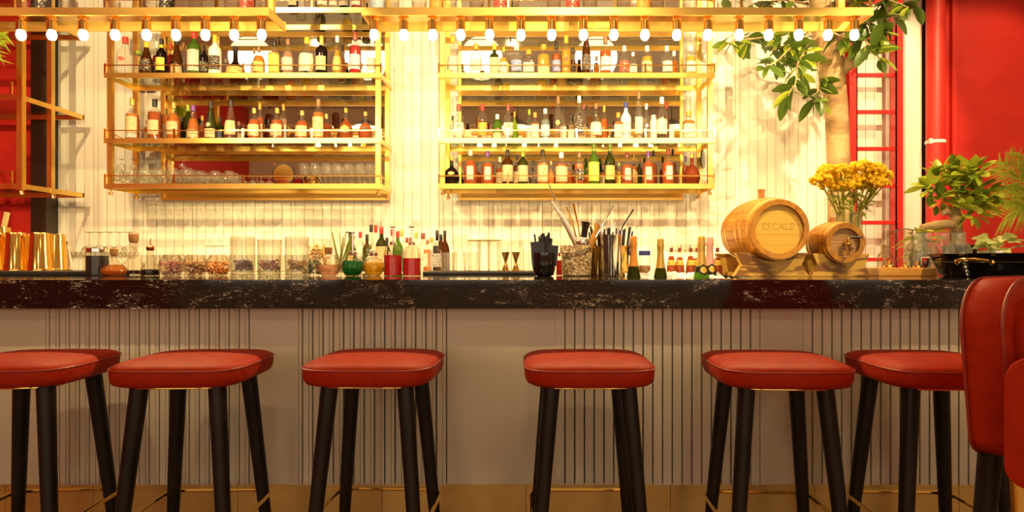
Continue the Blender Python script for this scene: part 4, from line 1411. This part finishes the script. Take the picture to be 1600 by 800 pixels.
# champagne in the ice well
zc = .82
for (px, top, wd, g_, cp, lab, desc) in (
        (990, 369, 26, 'n', 'o', '', 'olive champagne bottle with orange foil, leftmost in the ice well'),
        (1032, 373, 26, 'n', 'g', 'kn', 'olive champagne bottle with gold foil, second in the ice well'),
        (1096, 369, 29, 'g', 'g', 'rn', 'bright green champagne bottle with gold foil in the ice well'),
        (1109, 370, 27, 'n', 'p', '', 'dark champagne bottle with pink foil behind the green one')):
    d = 2.78 if px != 1109 else 2.93
    b = make_bottle(px, top, wd, 'chp', g_, cp, '', d, zc, desc, 'champagne bottles in the ice well')
    H = Z(top, d) - zc
    Rr = wd * d / F / 2
    for (z0, z1, m_) in (((.64, .69, M['black']),) if px > 1090 else ()):
        MB().lathe([(pr(PROF['chp'], z0) * Rr * 1.06, z0 * H), (pr(PROF['chp'], z1) * Rr * 1.08, z1 * H)], 16, cap0=False, cap1=False).build('neck_band', m_, b)
    if px > 1090:
        label_patch(PROF['chp'], Rr, H, .61, .72, .75, None, True, off=1.12).build('medallion', M['black'], b)
        label_patch(PROF['chp'], Rr, H, .63, .70, .5, None, True, off=1.16).build('medallion_face', CAP['g'], b)
    if px == 990:
        for (a_, z_) in ((-.5, .50), (.1, .53), (.6, .49), (-.1, .46), (.95, .54)):
            mb = MB()
            for q_ in range(5):
                th = q_ * 2 * pi / 5
                mb.ball((.009 * cos(th), 0, .009 * sin(th)), .008, 6, 4)
            r_ = pr(PROF['chp'], z_) * Rr * 1.03
            fl = mb.build('painted_flower', M['white'], b, (r_ * sin(a_), -r_ * cos(a_), z_ * H), a_)
            fl.scale = (1, .18, 1)
CAP['p2'] = pm('pink_foil', (.80, .42, .36), .3, .4)
for o in bpy.data.objects:
    if o.name.startswith('foil') and o.parent and 'pink foil' in o.parent.get('label', ''):
        o.data.materials[0] = CAP['p2']
for k, (px, d) in enumerate(((1049, 3.10), (1062, 3.12), (1079, 3.10), (1089, 3.14), (1121, 3.10))):
    make_bottle(px, 387, 15, 'con', 'a', 'm', 'yu', d, CT, 'small amber bottle, maroon cap and yellow label, %s from left behind ice' % ORD[k], 'small maroon-capped bottles')

# ================================================================== BARRELS
def barrel(px, py, d, L, Rh, Rb, label, hooped, headm, face):
    z = Z(py, d)
    t = thing('oak_barrel', label, 'barrel', (X(px, d), d, z))
    prof = []
    for i in range(13):
        u = i / 12
        prof.append((Rh + (Rb - Rh) * (1 - (2 * u - 1) ** 2), u * L))
    q = Matrix.Rotation(-pi / 2, 4, 'X')     # lathe z -> +y
    ns = 22 if Rh > .1 else 16
    # staves: each a slightly separate board
    for k in range(ns):
        a0, a1 = 2 * pi * k / ns + .006, 2 * pi * (k + 1) / ns - .006
        mb = MB()
        rs = []
        for (r_, zz) in prof:
            am_ = (a0 + a1) / 2
            rs.append([(r_ * cos(a0), r_ * sin(a0), zz), (r_ * 1.006 * cos(am_), r_ * 1.006 * sin(am_), zz), (r_ * cos(a1), r_ * sin(a1), zz),
                       ((r_ - .016) * cos(a1), (r_ - .016) * sin(a1), zz), ((r_ - .016) * cos(a0), (r_ - .016) * sin(a0), zz)])
        mb.rings(rs).xform(q).build('stave', M['barrel'], t, angle=30)
    for u in hooped:
        r0 = Rh + (Rb - Rh) * (1 - (2 * u - 1) ** 2) + .0025
        u2 = u + .055
        r1 = Rh + (Rb - Rh) * (1 - (2 * u2 - 1) ** 2) + .0025
        MB().lathe([(r0 - .004, u * L), (r0, u * L), (r1, u2 * L), (r1 - .004, u2 * L)], 40, cap0=False, cap1=False).xform(q).build('hoop', M['hoop'], t)
    MB().lathe([(Rh - .021, -.002), (Rh + .001, -.003), (Rh + .003, .012), (Rh - .021, .014)], 44, cap0=False, cap1=False).xform(q).build('front_rim', M['barrel'], t)
    # head of planks
    nb = 5 if Rh > .1 else 4
    rr_ = Rh - .014
    for k in range(nb):
        za, zb2 = -rr_ + 2 * rr_ * k / nb, -rr_ + 2 * rr_ * (k + 1) / nb - .0008
        pts = []
        for s_ in range(9):
            zz = za + (zb2 - za) * s_ / 8
            pts.append((math.sqrt(max(0, rr_ ** 2 - zz ** 2)), zz))
        poly = pts + [(-x_, z_) for x_, z_ in reversed(pts)]
        MB().prism(poly, .016, .030).build('head_board', headm, t, smooth=False)
    MB().lathe([(.01, L - .03), (Rh - .01, L - .03), (Rh - .01, L - .02), (.01, L - .02)], 30).xform(q).build('back_head', headm, t)
    return t


BD = 2.76
bb = barrel(1218, 358, BD, .42, .127, .150, 'large oak barrel lying on wooden cradle with a lettered head', (.03, .17, .30, .64, .78, .92), M['head'], True)
et = text_mesh('ESCALE', .042, M['etch'], 'lettering', .0004)
o = link('etched_lettering', et, bb, (0.0, .0155, .012))
o.rotation_euler = (pi / 2, 0, 0)
MB().lathe([(.011, .14), (.013, .15), (.0165, .198), (.014, .20)], 14, (-.002, .21, -.005)).build('bung', M['cork'], bb)
sb = barrel(1321, 379, BD, .21, .084, .095, 'small oak barrel with brass tap lying on wooden cradle', (.05, .2, .7, .88), M['stand2'], False)
tp = MB().lathe([(.004, -.045), (.010, -.03), (.008, -.012), (.012, -.004), (.008, .01), (.009, .022), (.005, .03)], 12, (.005, -.016, -.004)).build('tap', M['gold'], sb)
MB().tube([(.005, .03, 0), (.005, -.016, 0)], .008, 10).build('tap_pipe', M['gold'], tp)
MB().tube([(.005, -.018, .022), (.062, -.02, .024)], [.004, .0045], 8).build('tap_handle', M['black'], tp)
MB().tube([(.0, -.018, -.045), (.0, -.030, -.05)], .006, 8).build('tap_mouth', M['gold'], tp)
MB().lathe([(.010, .088), (.016, .094), (.016, .115), (.013, .117)], 12, (-.005, .11, 0)).build('bung', M['cork'], sb)


def cradle(px, hw, z_top, Rc, zc_, d0, d1, label):
    t = thing('barrel_cradle', label, 'stand', (X(px, BD), 0, CT))
    H = z_top - CT
    cz = zc_ - CT

    def board(y0, y1):
        poly = [(-hw, 0), (hw, 0), (hw * .80, H * .50), (hw * .96, H)]
        xs = hw * .72
        for k in range(11):
            x_ = xs - 2 * xs * k / 10
            zz = cz - math.sqrt(max(0, Rc ** 2 - x_ ** 2)) if abs(x_) < Rc else H
            poly.append((x_, min(H, zz)))
        poly += [(-hw * .96, H), (-hw * .80, H * .50)]
        return MB().prism(poly, y0, y1).build('cradle_board', M['stand'], t, smooth=False, bevel=.002)
    board(d0, d0 + .04)
    board(d1 - .04, d1)
    box('cradle_rail', M['stand'], -hw * .7, hw * .7, d0 + .04, d1 - .04, .0, .015, t)
    return t


cradle(1213, .165, CT + .104, .138, Z(358, BD), BD + .05, BD + .38, 'grained pine cradle under the large barrel')
cradle(1320, .130, CT + .100, .090, Z(379, BD), BD + .03, BD + .19, 'grained pine cradle under the small barrel')

# ================================================================== FLOWERS
VD = 3.18
vs = lathe_thing('glass_vase', 'tall clear cylinder vase behind the small barrel', 'vase', 1324, VD, CT, [(.066, 0), (.068, .004), (.068, .30), (.069, .305)], M['glass'], 24, th=.003)
heads = [(1283, 283, 25), (1291, 268, 24), (1297, 290, 28), (1314, 267, 24), (1318, 291, 24), (1336, 284, 25), (1334, 292, 26), (1346, 262, 26), (1352, 280, 24),
         (1364, 266, 28), (1369, 284, 25), (1378, 275, 24), (1326, 276, 24), (1306, 279, 22), (1358, 293, 20), (1380, 288, 18)]
heads.sort()
for k, (px, py, wd) in enumerate(heads):
    d = VD + random.uniform(-.08, .06)
    c = P(px, py, d)
    t = thing('yellow_flower', 'yellow cluster-headed flower in the tall glass vase, %s from left' % ORD[k], 'flower', (X(1324, VD), VD, CT), 0, 'yellow flowers in the vase')
    cr_ = wd * d / F / 2 * 1.3
    loc = c - Vector((X(1324, VD), VD, CT))
    mb = MB()
    for q_ in range(80):
        u, v_ = random.random(), random.uniform(0, 6.3)
        rr_ = cr_ * math.sqrt(u)
        mb.ball((loc.x + rr_ * cos(v_), loc.y + rr_ * sin(v_) * .9, loc.z + .5 * cr_ * (1 - u) + random.uniform(-.3, .22) * cr_), cr_ * random.uniform(.14, .22), 6, 4)
    mb.build('flower_head', M['flower'], t)
    foot = Vector((max(-.05, min(.05, loc.x * .35)), random.uniform(-.03, .03), .02))
    neck = Vector((max(-.05, min(.055, loc.x * .5)), foot.y, .29))
    mb = MB().tube([foot, neck, loc - Vector((0, 0, cr_ * .2))], [.005, .005, .004], 6)
    mb.build('stem', M['stem'], t)
    for q_ in range(6):
        u = random.uniform(.1, .85)
        p0 = neck.lerp(loc, u)
        dv = Vector((random.uniform(-1, 1), random.uniform(-1, .3), random.uniform(-.6, .6))).normalized()
        sd = dv.cross(Vector((0, 0, 1))).normalized() * .010
        ml = MB()
        ml.v = [tuple(p0), tuple(p0 + dv * .025 + sd), tuple(p0 + dv * .06), tuple(p0 + dv * .025 - sd), tuple(p0 + dv * .03 + Vector((0, 0, .004)))]
        ml.f = [(0, 1, 4), (1, 2, 4), (2, 3, 4), (3, 0, 4)]
        ml.build('leaf', M['leafy'], t)

# ================================================================== PLANTS
def leaf_mesh(L, W, m, curl=.12):
    mb = MB()
    n = 6
    for i in range(n + 1):
        u = i / n
        w_ = W * .5 * sin(pi * min(1, u * .96 + .02)) ** .75
        z = -curl * L * u * u
        mb.v += [(-w_, u * L, z + w_ * .25), (0, u * L, z), (w_, u * L, z + w_ * .25)]
    for i in range(n):
        a = i * 3
        mb.f += [(a, a + 1, a + 4, a + 3), (a + 1, a + 2, a + 5, a + 4)]
    return mb.mesh('leaf', m)


def leaf(parent, me, pos, direc, roll=0, s=1.0):
    o = link('leaf', me, parent, pos)
    dv = Vector(direc).normalized()
    q = dv.to_track_quat('Y', 'Z')
    o.rotation_mode = 'QUATERNION'
    o.rotation_quaternion = q @ Matrix.Rotation(roll, 3, 'Y').to_quaternion()
    o.scale = (s, s, s)
    return o


TD = 4.40
tree = thing('indoor_tree', 'indoor tree with pale thick trunk and glossy leaves behind the barrels', 'tree', (X(1312, TD), TD, 0))


def TP(px, py, d=TD):
    return P(px, py, d) - Vector((X(1312, TD), TD, 0))


tr = MB().tube([(0, 0, 0), (0, 0, .8), TP(1312, 300), TP(1309, 220), TP(1307, 170), TP(1303, 130), TP(1297, 95), TP(1288, 60), TP(1282, 20), TP(1278, -60), TP(1276, -160)],
               [.09, .085, .076, .074, .074, .078, .088, .078, .070, .06, .05], 16).build('trunk', M['bark'], tree)
MB().tube([TP(1305, 118), TP(1318, 104), TP(1329, 97), TP(1335, 95)], [.06, .052, .046, .048], 12).build('stub', M['bark'], tr)
MB().ball(TP(1336, 95), .046, 12, 8).build('stub_end', M['bark'], tr)
random.seed(21)
LM = [leaf_mesh(.115, .052, M['leaf']), leaf_mesh(.125, .058, M['leafd']), leaf_mesh(.11, .05, M['leafy']), leaf_mesh(.12, .054, M['leafd'], .25)]
# branches: polyline px,py,dd ; leaves along
br = [([(1284, 40, 0), (1260, 55, -.1), (1235, 75, -.2), (1215, 95, -.25), (1195, 105, -.3)], 16),
      ([(1286, 50, 0), (1262, 70, -.15), (1246, 100, -.25), (1243, 128, -.3), (1232, 150, -.3)], 16),
      ([(1284, 30, 0), (1240, 45, .1), (1200, 58, .05), (1160, 62, 0), (1130, 68, 0)], 22),
      ([(1290, 70, 0), (1278, 100, -.2), (1280, 130, -.25), (1276, 150, -.25), (1270, 160, -.25)], 12),
      ([(1282, 30, 0), (1250, 62, .1), (1225, 72, .15), (1205, 80, .1)], 14),
      ([(1280, 10, 0), (1230, 0, .1), (1180, 5, .2), (1140, 30, .2)], 14),
      ([(1280, 10, 0), (1320, 0, -.1), (1360, 10, -.1), (1400, 5, -.15), (1432, 10, -.15)], 16),
      ([(1282, 20, 0), (1320, 25, -.15), (1350, 38, -.2), (1375, 30, -.2), (1395, 25, -.2)], 16),
      ([(1286, 40, 0), (1320, 45, -.1), (1350, 60, -.2), (1366, 78, -.25), (1375, 95, -.25)], 14),
      ([(1284, 40, 0), (1310, 55, -.15), (1335, 62, -.2), (1370, 50, -.2), (1392, 52, -.2)], 14),
      ([(1278, -60, 0), (1300, -30, -.1), (1340, -20, -.2), (1390, 0, -.2), (1420, 12, -.25)], 10),
      ([(1278, -80, 0), (1230, -50, -.1), (1180, -40, -.1), (1130, 0, -.1)], 10)]
for pts, nl in br:
    pp = [TP(a, b, TD + c) for a, b, c in pts]
    b_ = MB().tube(pp, [.012] + [.006] * (len(pp) - 2) + [.003], 6).build('branch', M['bark'], tree)
    nl = int(nl * 1.6)
    for k in range(nl):
        u = (.25 + .75 * k / (nl - 1)) * (len(pp) - 1)
        i0 = min(int(u), len(pp) - 2)
        p = pp[i0].lerp(pp[i0 + 1], u - i0)
        dv = Vector((random.uniform(-1, 1), random.uniform(-.9, .5), random.uniform(-1.0, .35)))
        leaf(b_, random.choice(LM), p, dv, random.uniform(-.8, .8), random.uniform(.85, 1.35))

# potted ficus at right
FD = 3.36
fx = X(1500, FD)
fic = thing('potted_ficus', 'leafy bonsai ficus in a black pot in front of the red wall', 'plant', (fx, FD, CT))
MB().lathe([(.055, 0), (.06, .004), (.082, .13), (.086, .135), (.086, .15), (.078, .15), (.074, .13), (.07, .12)], 24).build('pot', M['black'], fic)
MB().lathe([(.003, .125), (.074, .125), (.07, .135), (.003, .14)][::-1], 20).build('soil', spice, fic)


def FP(px, py, d=FD):
    return P(px, py, d) - Vector((fx, FD, CT))


MB().tube([(-.01, 0, .12), FP(1493, 350), FP(1492, 335), FP(1497, 318), FP(1500, 300)], [.034, .03, .026, .016, .010], 12).build('trunk', M['bark'], fic)
MB().tube([FP(1492, 335), FP(1480, 330), FP(1472, 334)], [.022, .018, .014], 10).build('trunk_stub', M['bark'], fic)
FL = [leaf_mesh(.075, .040, M['leafy']), leaf_mesh(.07, .038, M['leaf']), leaf_mesh(.08, .036, M['leafy'], .2), leaf_mesh(.07, .04, M['leafy'], .1)]
for (a, b, n_) in ((1470, 275, 16), (1500, 270, 18), (1525, 268, 16), (1455, 292, 14), (1490, 292, 16), (1520, 295, 16), (1470, 312, 12), (1530, 318, 16), (1515, 330, 12), (1540, 300, 10)):
    c = FP(a, b, FD + random.uniform(-.05, .05))
    st_ = FP(1499, 312)
    b_ = MB().tube([st_, (st_ + c) / 2 + Vector((0, 0, .02)), c], [.006, .005, .003], 6).build('branch', M['stem'], fic)
    for k in range(int(n_ * 1.7)):
        off = Vector((random.gauss(0, .035), random.gauss(0, .03), random.gauss(0, .026)))
        dv = off + Vector((random.uniform(-.03, .03), random.uniform(-.05, .01), random.uniform(-.01, .035)))
        leaf(b_, random.choice(FL), c + off * .6, dv, random.uniform(-.7, .7), random.uniform(.8, 1.25))
wp = thing('leafy_plant', 'low yellow-green plant with long leaf beside the ficus', 'plant', (X(1438, 3.38), 3.38, CT))
MB().lathe([(.04, 0), (.055, .10), (.05, .10)], 18).build('pot', M['black'], wp)
BL = leaf_mesh(.19, .07, M['leafy'], .2)
SL = leaf_mesh(.09, .04, M['leafy'], .3)
leaf(wp, BL, (-.02, -.02, .19), (-1, -.25, -.12), .5, 1.0)
for k in range(30):
    a = random.uniform(0, 6.3)
    leaf(wp, SL, (random.uniform(-.05, .06), random.uniform(-.05, .03), random.uniform(.10, .24)), (cos(a), sin(a) - .3, random.uniform(-.2, .7)), random.uniform(-.5, .5), random.uniform(.7, 1.1))
MB().tube([FP(1494, 352), FP(1478, 350), FP(1460, 353), FP(1440, 357)], [.024, .024, .026, .020], 12).build('thick_root', M['bark'], fic)

# pale plant in white pot
pp_ = thing('pale_plant', 'small pale variegated plant in white pot beside the black pan', 'plant', (X(1552, 3.2), 3.2, CT))
pp_.scale = (1.1, 1.1, 1.4)
MB().lathe([(.03, 0), (.045, .004), (.052, .085), (.047, .085), (.04, .07)], 18, ex=4).build('pot', M['white'], pp_)
PL = leaf_mesh(.085, .05, M['leafp'], .3)
for k in range(26):
    a = random.uniform(0, 6.3)
    r_ = random.uniform(.0, .06)
    leaf(pp_, PL, (r_ * cos(a) + .02, r_ * sin(a) * .6 - .01, random.uniform(.08, .125)), (cos(a) * 1.1, sin(a) - .35, random.uniform(-.2, .6)), random.uniform(-.5, .5), random.uniform(.6, 1.05))


def frond(parent, base, tip, droop, n=14, ll=.16, m=None, name='frond'):
    base, tip = Vector(base), Vector(tip)
    mb = MB()
    pts = []
    for i in range(11):
        u = i / 10
        p = base.lerp(tip, u)
        p.z += droop * 4 * u * (1 - u)
        pts.append(p)
    mb.tube(pts, [.004] * 10 + [.0015], 5)
    ax = (tip - base).normalized()
    side = ax.cross(Vector((0, 1, 0)))
    if side.length < .1:
        side = Vector((1, 0, 0))
    side.normalize()
    for k in range(n):
        u = .15 + .85 * k / n
        i0 = min(int(u * 10), 9)
        p = pts[i0].lerp(pts[i0 + 1], u * 10 - i0)
        for s_ in (-1, 1):
            dv = (ax * .8 + side * s_ * .75 + Vector((0, random.uniform(-.25, .25), -.15))).normalized()
            L = ll * (1 - .5 * abs(u - .4))
            w_ = dv.cross(Vector((0, 1, 0))).normalized() * .0055
            n0 = len(mb.v)
            mb.v += [tuple(p), tuple(p + dv * L * .4 + w_), tuple(p + dv * L + Vector((0, 0, -.02))), tuple(p + dv * L * .4 - w_)]
            mb.f += [(n0, n0 + 1, n0 + 2, n0 + 3)]
    return mb.build(name, m or M['leafy'], parent, smooth=False)


pd = 3.55
pm_ = thing('parlour_palm', 'feathery palm in front of the red wall at right photo edge', 'plant', (X(1640, pd), pd, 0))


def PP(px, py):
    return P(px, py, pd) - Vector((X(1640, pd), pd, 0))


MB().lathe([(.11, 0), (.16, .02), (.19, .42), (.17, .42), (.16, .38)], 20).build('pot', M['black'], pm_)
MB().tube([(0, 0, .3), PP(1640, 400), PP(1636, 350)], [.03, .022, .016], 8).build('stalk', M['stem'], pm_)
for a, b, dr in ((1560, 312, .04), (1556, 262, .06), (1566, 345, .05), (1580, 290, .06), (1600, 240, .05), (1572, 252, .06), (1590, 330, .08), (1690, 280, .08), (1700, 330, .1), (1660, 220, .05)):
    frond(pm_, PP(1636, 345 - random.uniform(0, 25)), PP(a, b), dr)
lpd = 4.0
lp_ = thing('hanging_palm', 'palm fronds drooping at the left photo edge before the red wall', 'plant', (X(-60, lpd), lpd, 0))


def LPp(px, py):
    return P(px, py, lpd) - Vector((X(-60, lpd), lpd, 0))


MB().lathe([(.12, 0), (.17, .02), (.20, .42), (.18, .42), (.17, .38)], 20).build('pot', M['black'], lp_)
MB().tube([(0, 0, .3), LPp(-60, 200), LPp(-58, 60)], [.03, .022, .016], 8).build('stalk', M['stem'], lp_)
for a, b, dr in ((2, 62, .08), (-4, 78, .08), (5, 52, .06), (-10, 40, .06), (-8, 100, .1), (-120, 60, .1), (-110, 30, .1)):
    frond(lp_, LPp(-58, 60), LPp(a, b), dr)

# ================================================================== LADDER, PIPE, SOCKET
ld_ = thing('wall_ladder', 'red steel ladder fixed upright on the white plank wall', 'ladder', (0, 0, 0))
LDs = 4.90
for px0, px1 in ((1328, 1340), (1400, 1411)):
    a, b = X(px0, LDs), X(px1, LDs)
    MB().box(a, b, LDs, LDs + .008, .0, 4.2).box(a if px0 > 1390 else b - .008, a + .008 if px0 > 1390 else b, LDs, LDs + .09, .0, 4.2) \
        .box(a, b, LDs + .082, LDs + .09, 0, 4.2).build('rail', M['redmetal'], ld_, smooth=False)
for k in range(-4, 15):
    z = Z(115.5, LDs) + .2842 * (2 - k) + 0
    if .15 < z < 4.15:
        r = MB().box(X(1338, LDs), X(1402, LDs), LDs + .025, LDs + .055, z - .015, z + .015).build('rung', M['redmetal'], ld_, smooth=False, bevel=.003)
        MB().lathe([(.012, 0), (.010, .006)], 8).xform(Matrix.Translation((X(1403, LDs), LDs, z)) @ Matrix.Rotation(pi / 2, 4, 'X')).build('bolt', M['redmetal'], r)
for z in (.6, 2.9, 4.0):
    MB().box(X(1333, LDs), X(1339, LDs), LDs + .09, WALL, z - .03, z + .03).box(X(1401, LDs), X(1407, LDs), LDs + .09, WALL, z - .03, z + .03).build('wall_bracket', M['redmetal'], ld_, smooth=False)

pi_ = thing('vertical_pipe', 'thick red painted vertical pipe against the red wall', 'pipe', (X(1461.5, 4.98), 4.98, 0))
MB().lathe([(.066, 0), (.066, CEIL)], 24).build('pipe_body', M['redwall'], pi_)
MB().lathe([(.068, 0), (.072, .004), (.072, .022), (.068, .026)], 24, (0, 0, Z(225, 4.98)), cap0=False, cap1=False).build('cable_tie', M['white'], pi_)
MB().box(-.075, -.055, -.055, -.04, Z(226, 4.98), Z(218, 4.98)).build('tie_head', M['white'], pi_, smooth=False)

so = thing('wall_socket', 'white double power socket low on the plank wall', 'socket', P(337, 377, WALL - .012))
MB().box(-.088, .088, 0, .012, -.036, .036).build('plate', M['white'], so, smooth=False, bevel=.004)
for s_ in (-1, 1):
    f_ = MB().lathe([(.026, 0), (.025, .003), (.001, .003)], 18).xform(Matrix.Translation((s_ * .042, 0, 0)) @ Matrix.Rotation(pi / 2, 4, 'X')).build('outlet', M['white'], so)
    for q_ in (-1, 1):
        MB().lathe([(.003, .0), (.003, .004)], 8).xform(Matrix.Translation((s_ * .042 + q_ * .009, 0, 0)) @ Matrix.Rotation(pi / 2, 4, 'X')).build('pin_hole', M['black'], f_)

# ================================================================== RIGHT END OF THE BAR
wbx = box('wooden_tray', M['box'], X(1365, 2.9), X(1455, 2.9), 2.86, 3.02, CT, CT + .036, None, .003)
tag(wbx, 'honey wood tray block holding small brass weights', 'tray')
for k, (px, s) in enumerate(((1389, 1.0), (1414, .7), (1434, .8))):
    bw = thing('brass_weight', 'small brass knobbed weight on the wood tray, %s of three' % ('left', 'middle', 'right')[k], 'weight', (X(px, 2.9), 2.9, CT + .036), 0, 'brass weights on the tray')
    MB().lathe([(.024 * s, 0), (.025 * s, .003), (.024 * s, .012 * s), (.008 * s, .016 * s), (.006 * s, .024 * s), (.012 * s, .030 * s), (.011 * s, .036 * s), (.003, .038 * s)], 16).build('weight_body', M['gold'], bw)
CP = [(.050, 0), (.055, .005), (.056, .12), (.050, .145), (.032, .165), (.029, .18), (.030, .205), (.036, .212)]
for k, (px, d, s, lab) in enumerate(((1404, 3.13, 1.0, 'wide clear jar with metal clip at left of the carafes'), (1434, 3.1, .97, 'clear carafe with red crest on its front'),
                                     (1446, 3.22, 1.0, 'clear carafe behind the crested one'), (1473, 3.2, 1.0, 'clear carafe third from the left before the ficus pot'),
                                     (1498, 3.2, 1.0, 'rightmost clear carafe, just left of the ficus pot side'), (1383, 3.0, .66, 'short clear carafe on left end behind the tray'))):
    prf = CP if k else [(.06, 0), (.066, .005), (.068, .14), (.064, .17), (.060, .20), (.064, .205), (.064, .22)]
    o = lathe_thing('carafe', lab, 'carafe', px, d, CT, [(r_ * s, z_ * s) for r_, z_ in prf], M['crystal'] if k in (0, 5) else M['tumbler'], 24, 'clear carafes by the tray', th=.002)
    if k == 1:
        poly = [(-.016, .02), (-.016, -.004), (-.010, -.016), (0, -.024), (.010, -.016), (.016, -.004), (.016, .02)]
        c_ = MB().prism([(x_ * 1.25, z_ * 1.25) for x_, z_ in poly], -.0585, -.0575).build('crest_border', M['white'], o, (0, 0, .062), smooth=False)
        MB().prism(poly, -.0600, -.0585).build('crest_shield', CAP['r'], c_, smooth=False)
        MB().prism([(-.006, .008), (-.006, -.006), (0, -.012), (.006, -.006), (.006, .008)], -.061, -.060).build('crest_emblem', M['white'], c_, smooth=False)
    if not k:
        MB().tube([(-.066, -.02, .19), (-.05, -.045, .215), (.0, -.066, .222), (.05, -.045, .215)], .003, 6).build('wire_clip', M['steel'], o)

# big black pan with gold handles
PD = 2.78
pan = thing('serving_pan', 'wide black enamel pan with gold handles at right end of bar', 'pan', (X(1574, PD), PD, CT))
pan.scale = (.85, .85, 1.0)
MB().lathe([(.27, 0), (.29, .004), (.335, .085), (.352, .094), (.356, .098), (.350, .100), (.330, .090), (.285, .012), (.01, .010)], 48).build('pan_body', M['blackgloss'], pan)
MB().lathe([(.340, .060), (.345, .062), (.343, .066)], 48, cap0=False, cap1=False).build('pan_band', M['blackgloss'], pan)
for a in (-2.6, -1.45):
    c, s_ = cos(a), sin(a)
    tx, ty = -s_, c
    pts = []
    for (u, o_, z_) in ((-.075, 0, .062), (-.070, .03, .068), (-.03, .055, .075), (.03, .055, .075), (.070, .03, .068), (.075, 0, .062)):
        r_ = .335 + o_
        pts.append((r_ * c + tx * u, r_ * s_ + ty * u, z_))
    h_ = MB().tube(pts, .007, 8).build('handle', M['gold'], pan)
    for p_ in (pts[0], pts[-1]):
        MB().ball(p_, .013, 10, 6).build('rivet', M['gold'], h_)


# ------------------------------------------------------------------ give look-alike glasses a label by their place in the row
def number_rows(start, rows=('front row', 'back row')):
    obs = [o for o in COL.objects if o.parent is None and o.get('label') == start]
    ds = sorted({round(o.location.y, 2) for o in obs})
    for d_ in ds:
        line = sorted((o for o in obs if round(o.location.y, 2) == d_), key=lambda o: o.location.x)
        nm = '' if len(ds) == 1 else (['front row ', 'back row '] if len(ds) == 2 else ['front row ', 'middle row ', 'back row '])[ds.index(d_)]
        for i_, o in enumerate(line):
            o['label'] = '%s, %s%s from left' % (start, nm, ORD[i_])


for lab in ('cut crystal tumbler standing on top of the left overhead rack', 'cut crystal tumbler standing on top of the right overhead rack',
            'tall highball glass with straw-coloured rim in a row of three', 'clear highball glass behind the gold jiggers',
            'clear wine glass right of the gold dish, left bottom shelf', 'clear round-bowled glass at left of left bottom shelf',
            'clear glass upturned on top of the left bottom shelf crowd', 'low clear stem glass just left of the round gold dish',
            'clear coupe glass in rows on the back counter at left', 'clear coupe glass upturned on top of the coupe rows at left',
            'clear coupe behind the maroon-capped bottles', 'clear tumbler on the back counter behind the crystal bowls'):
    number_rows(lab)
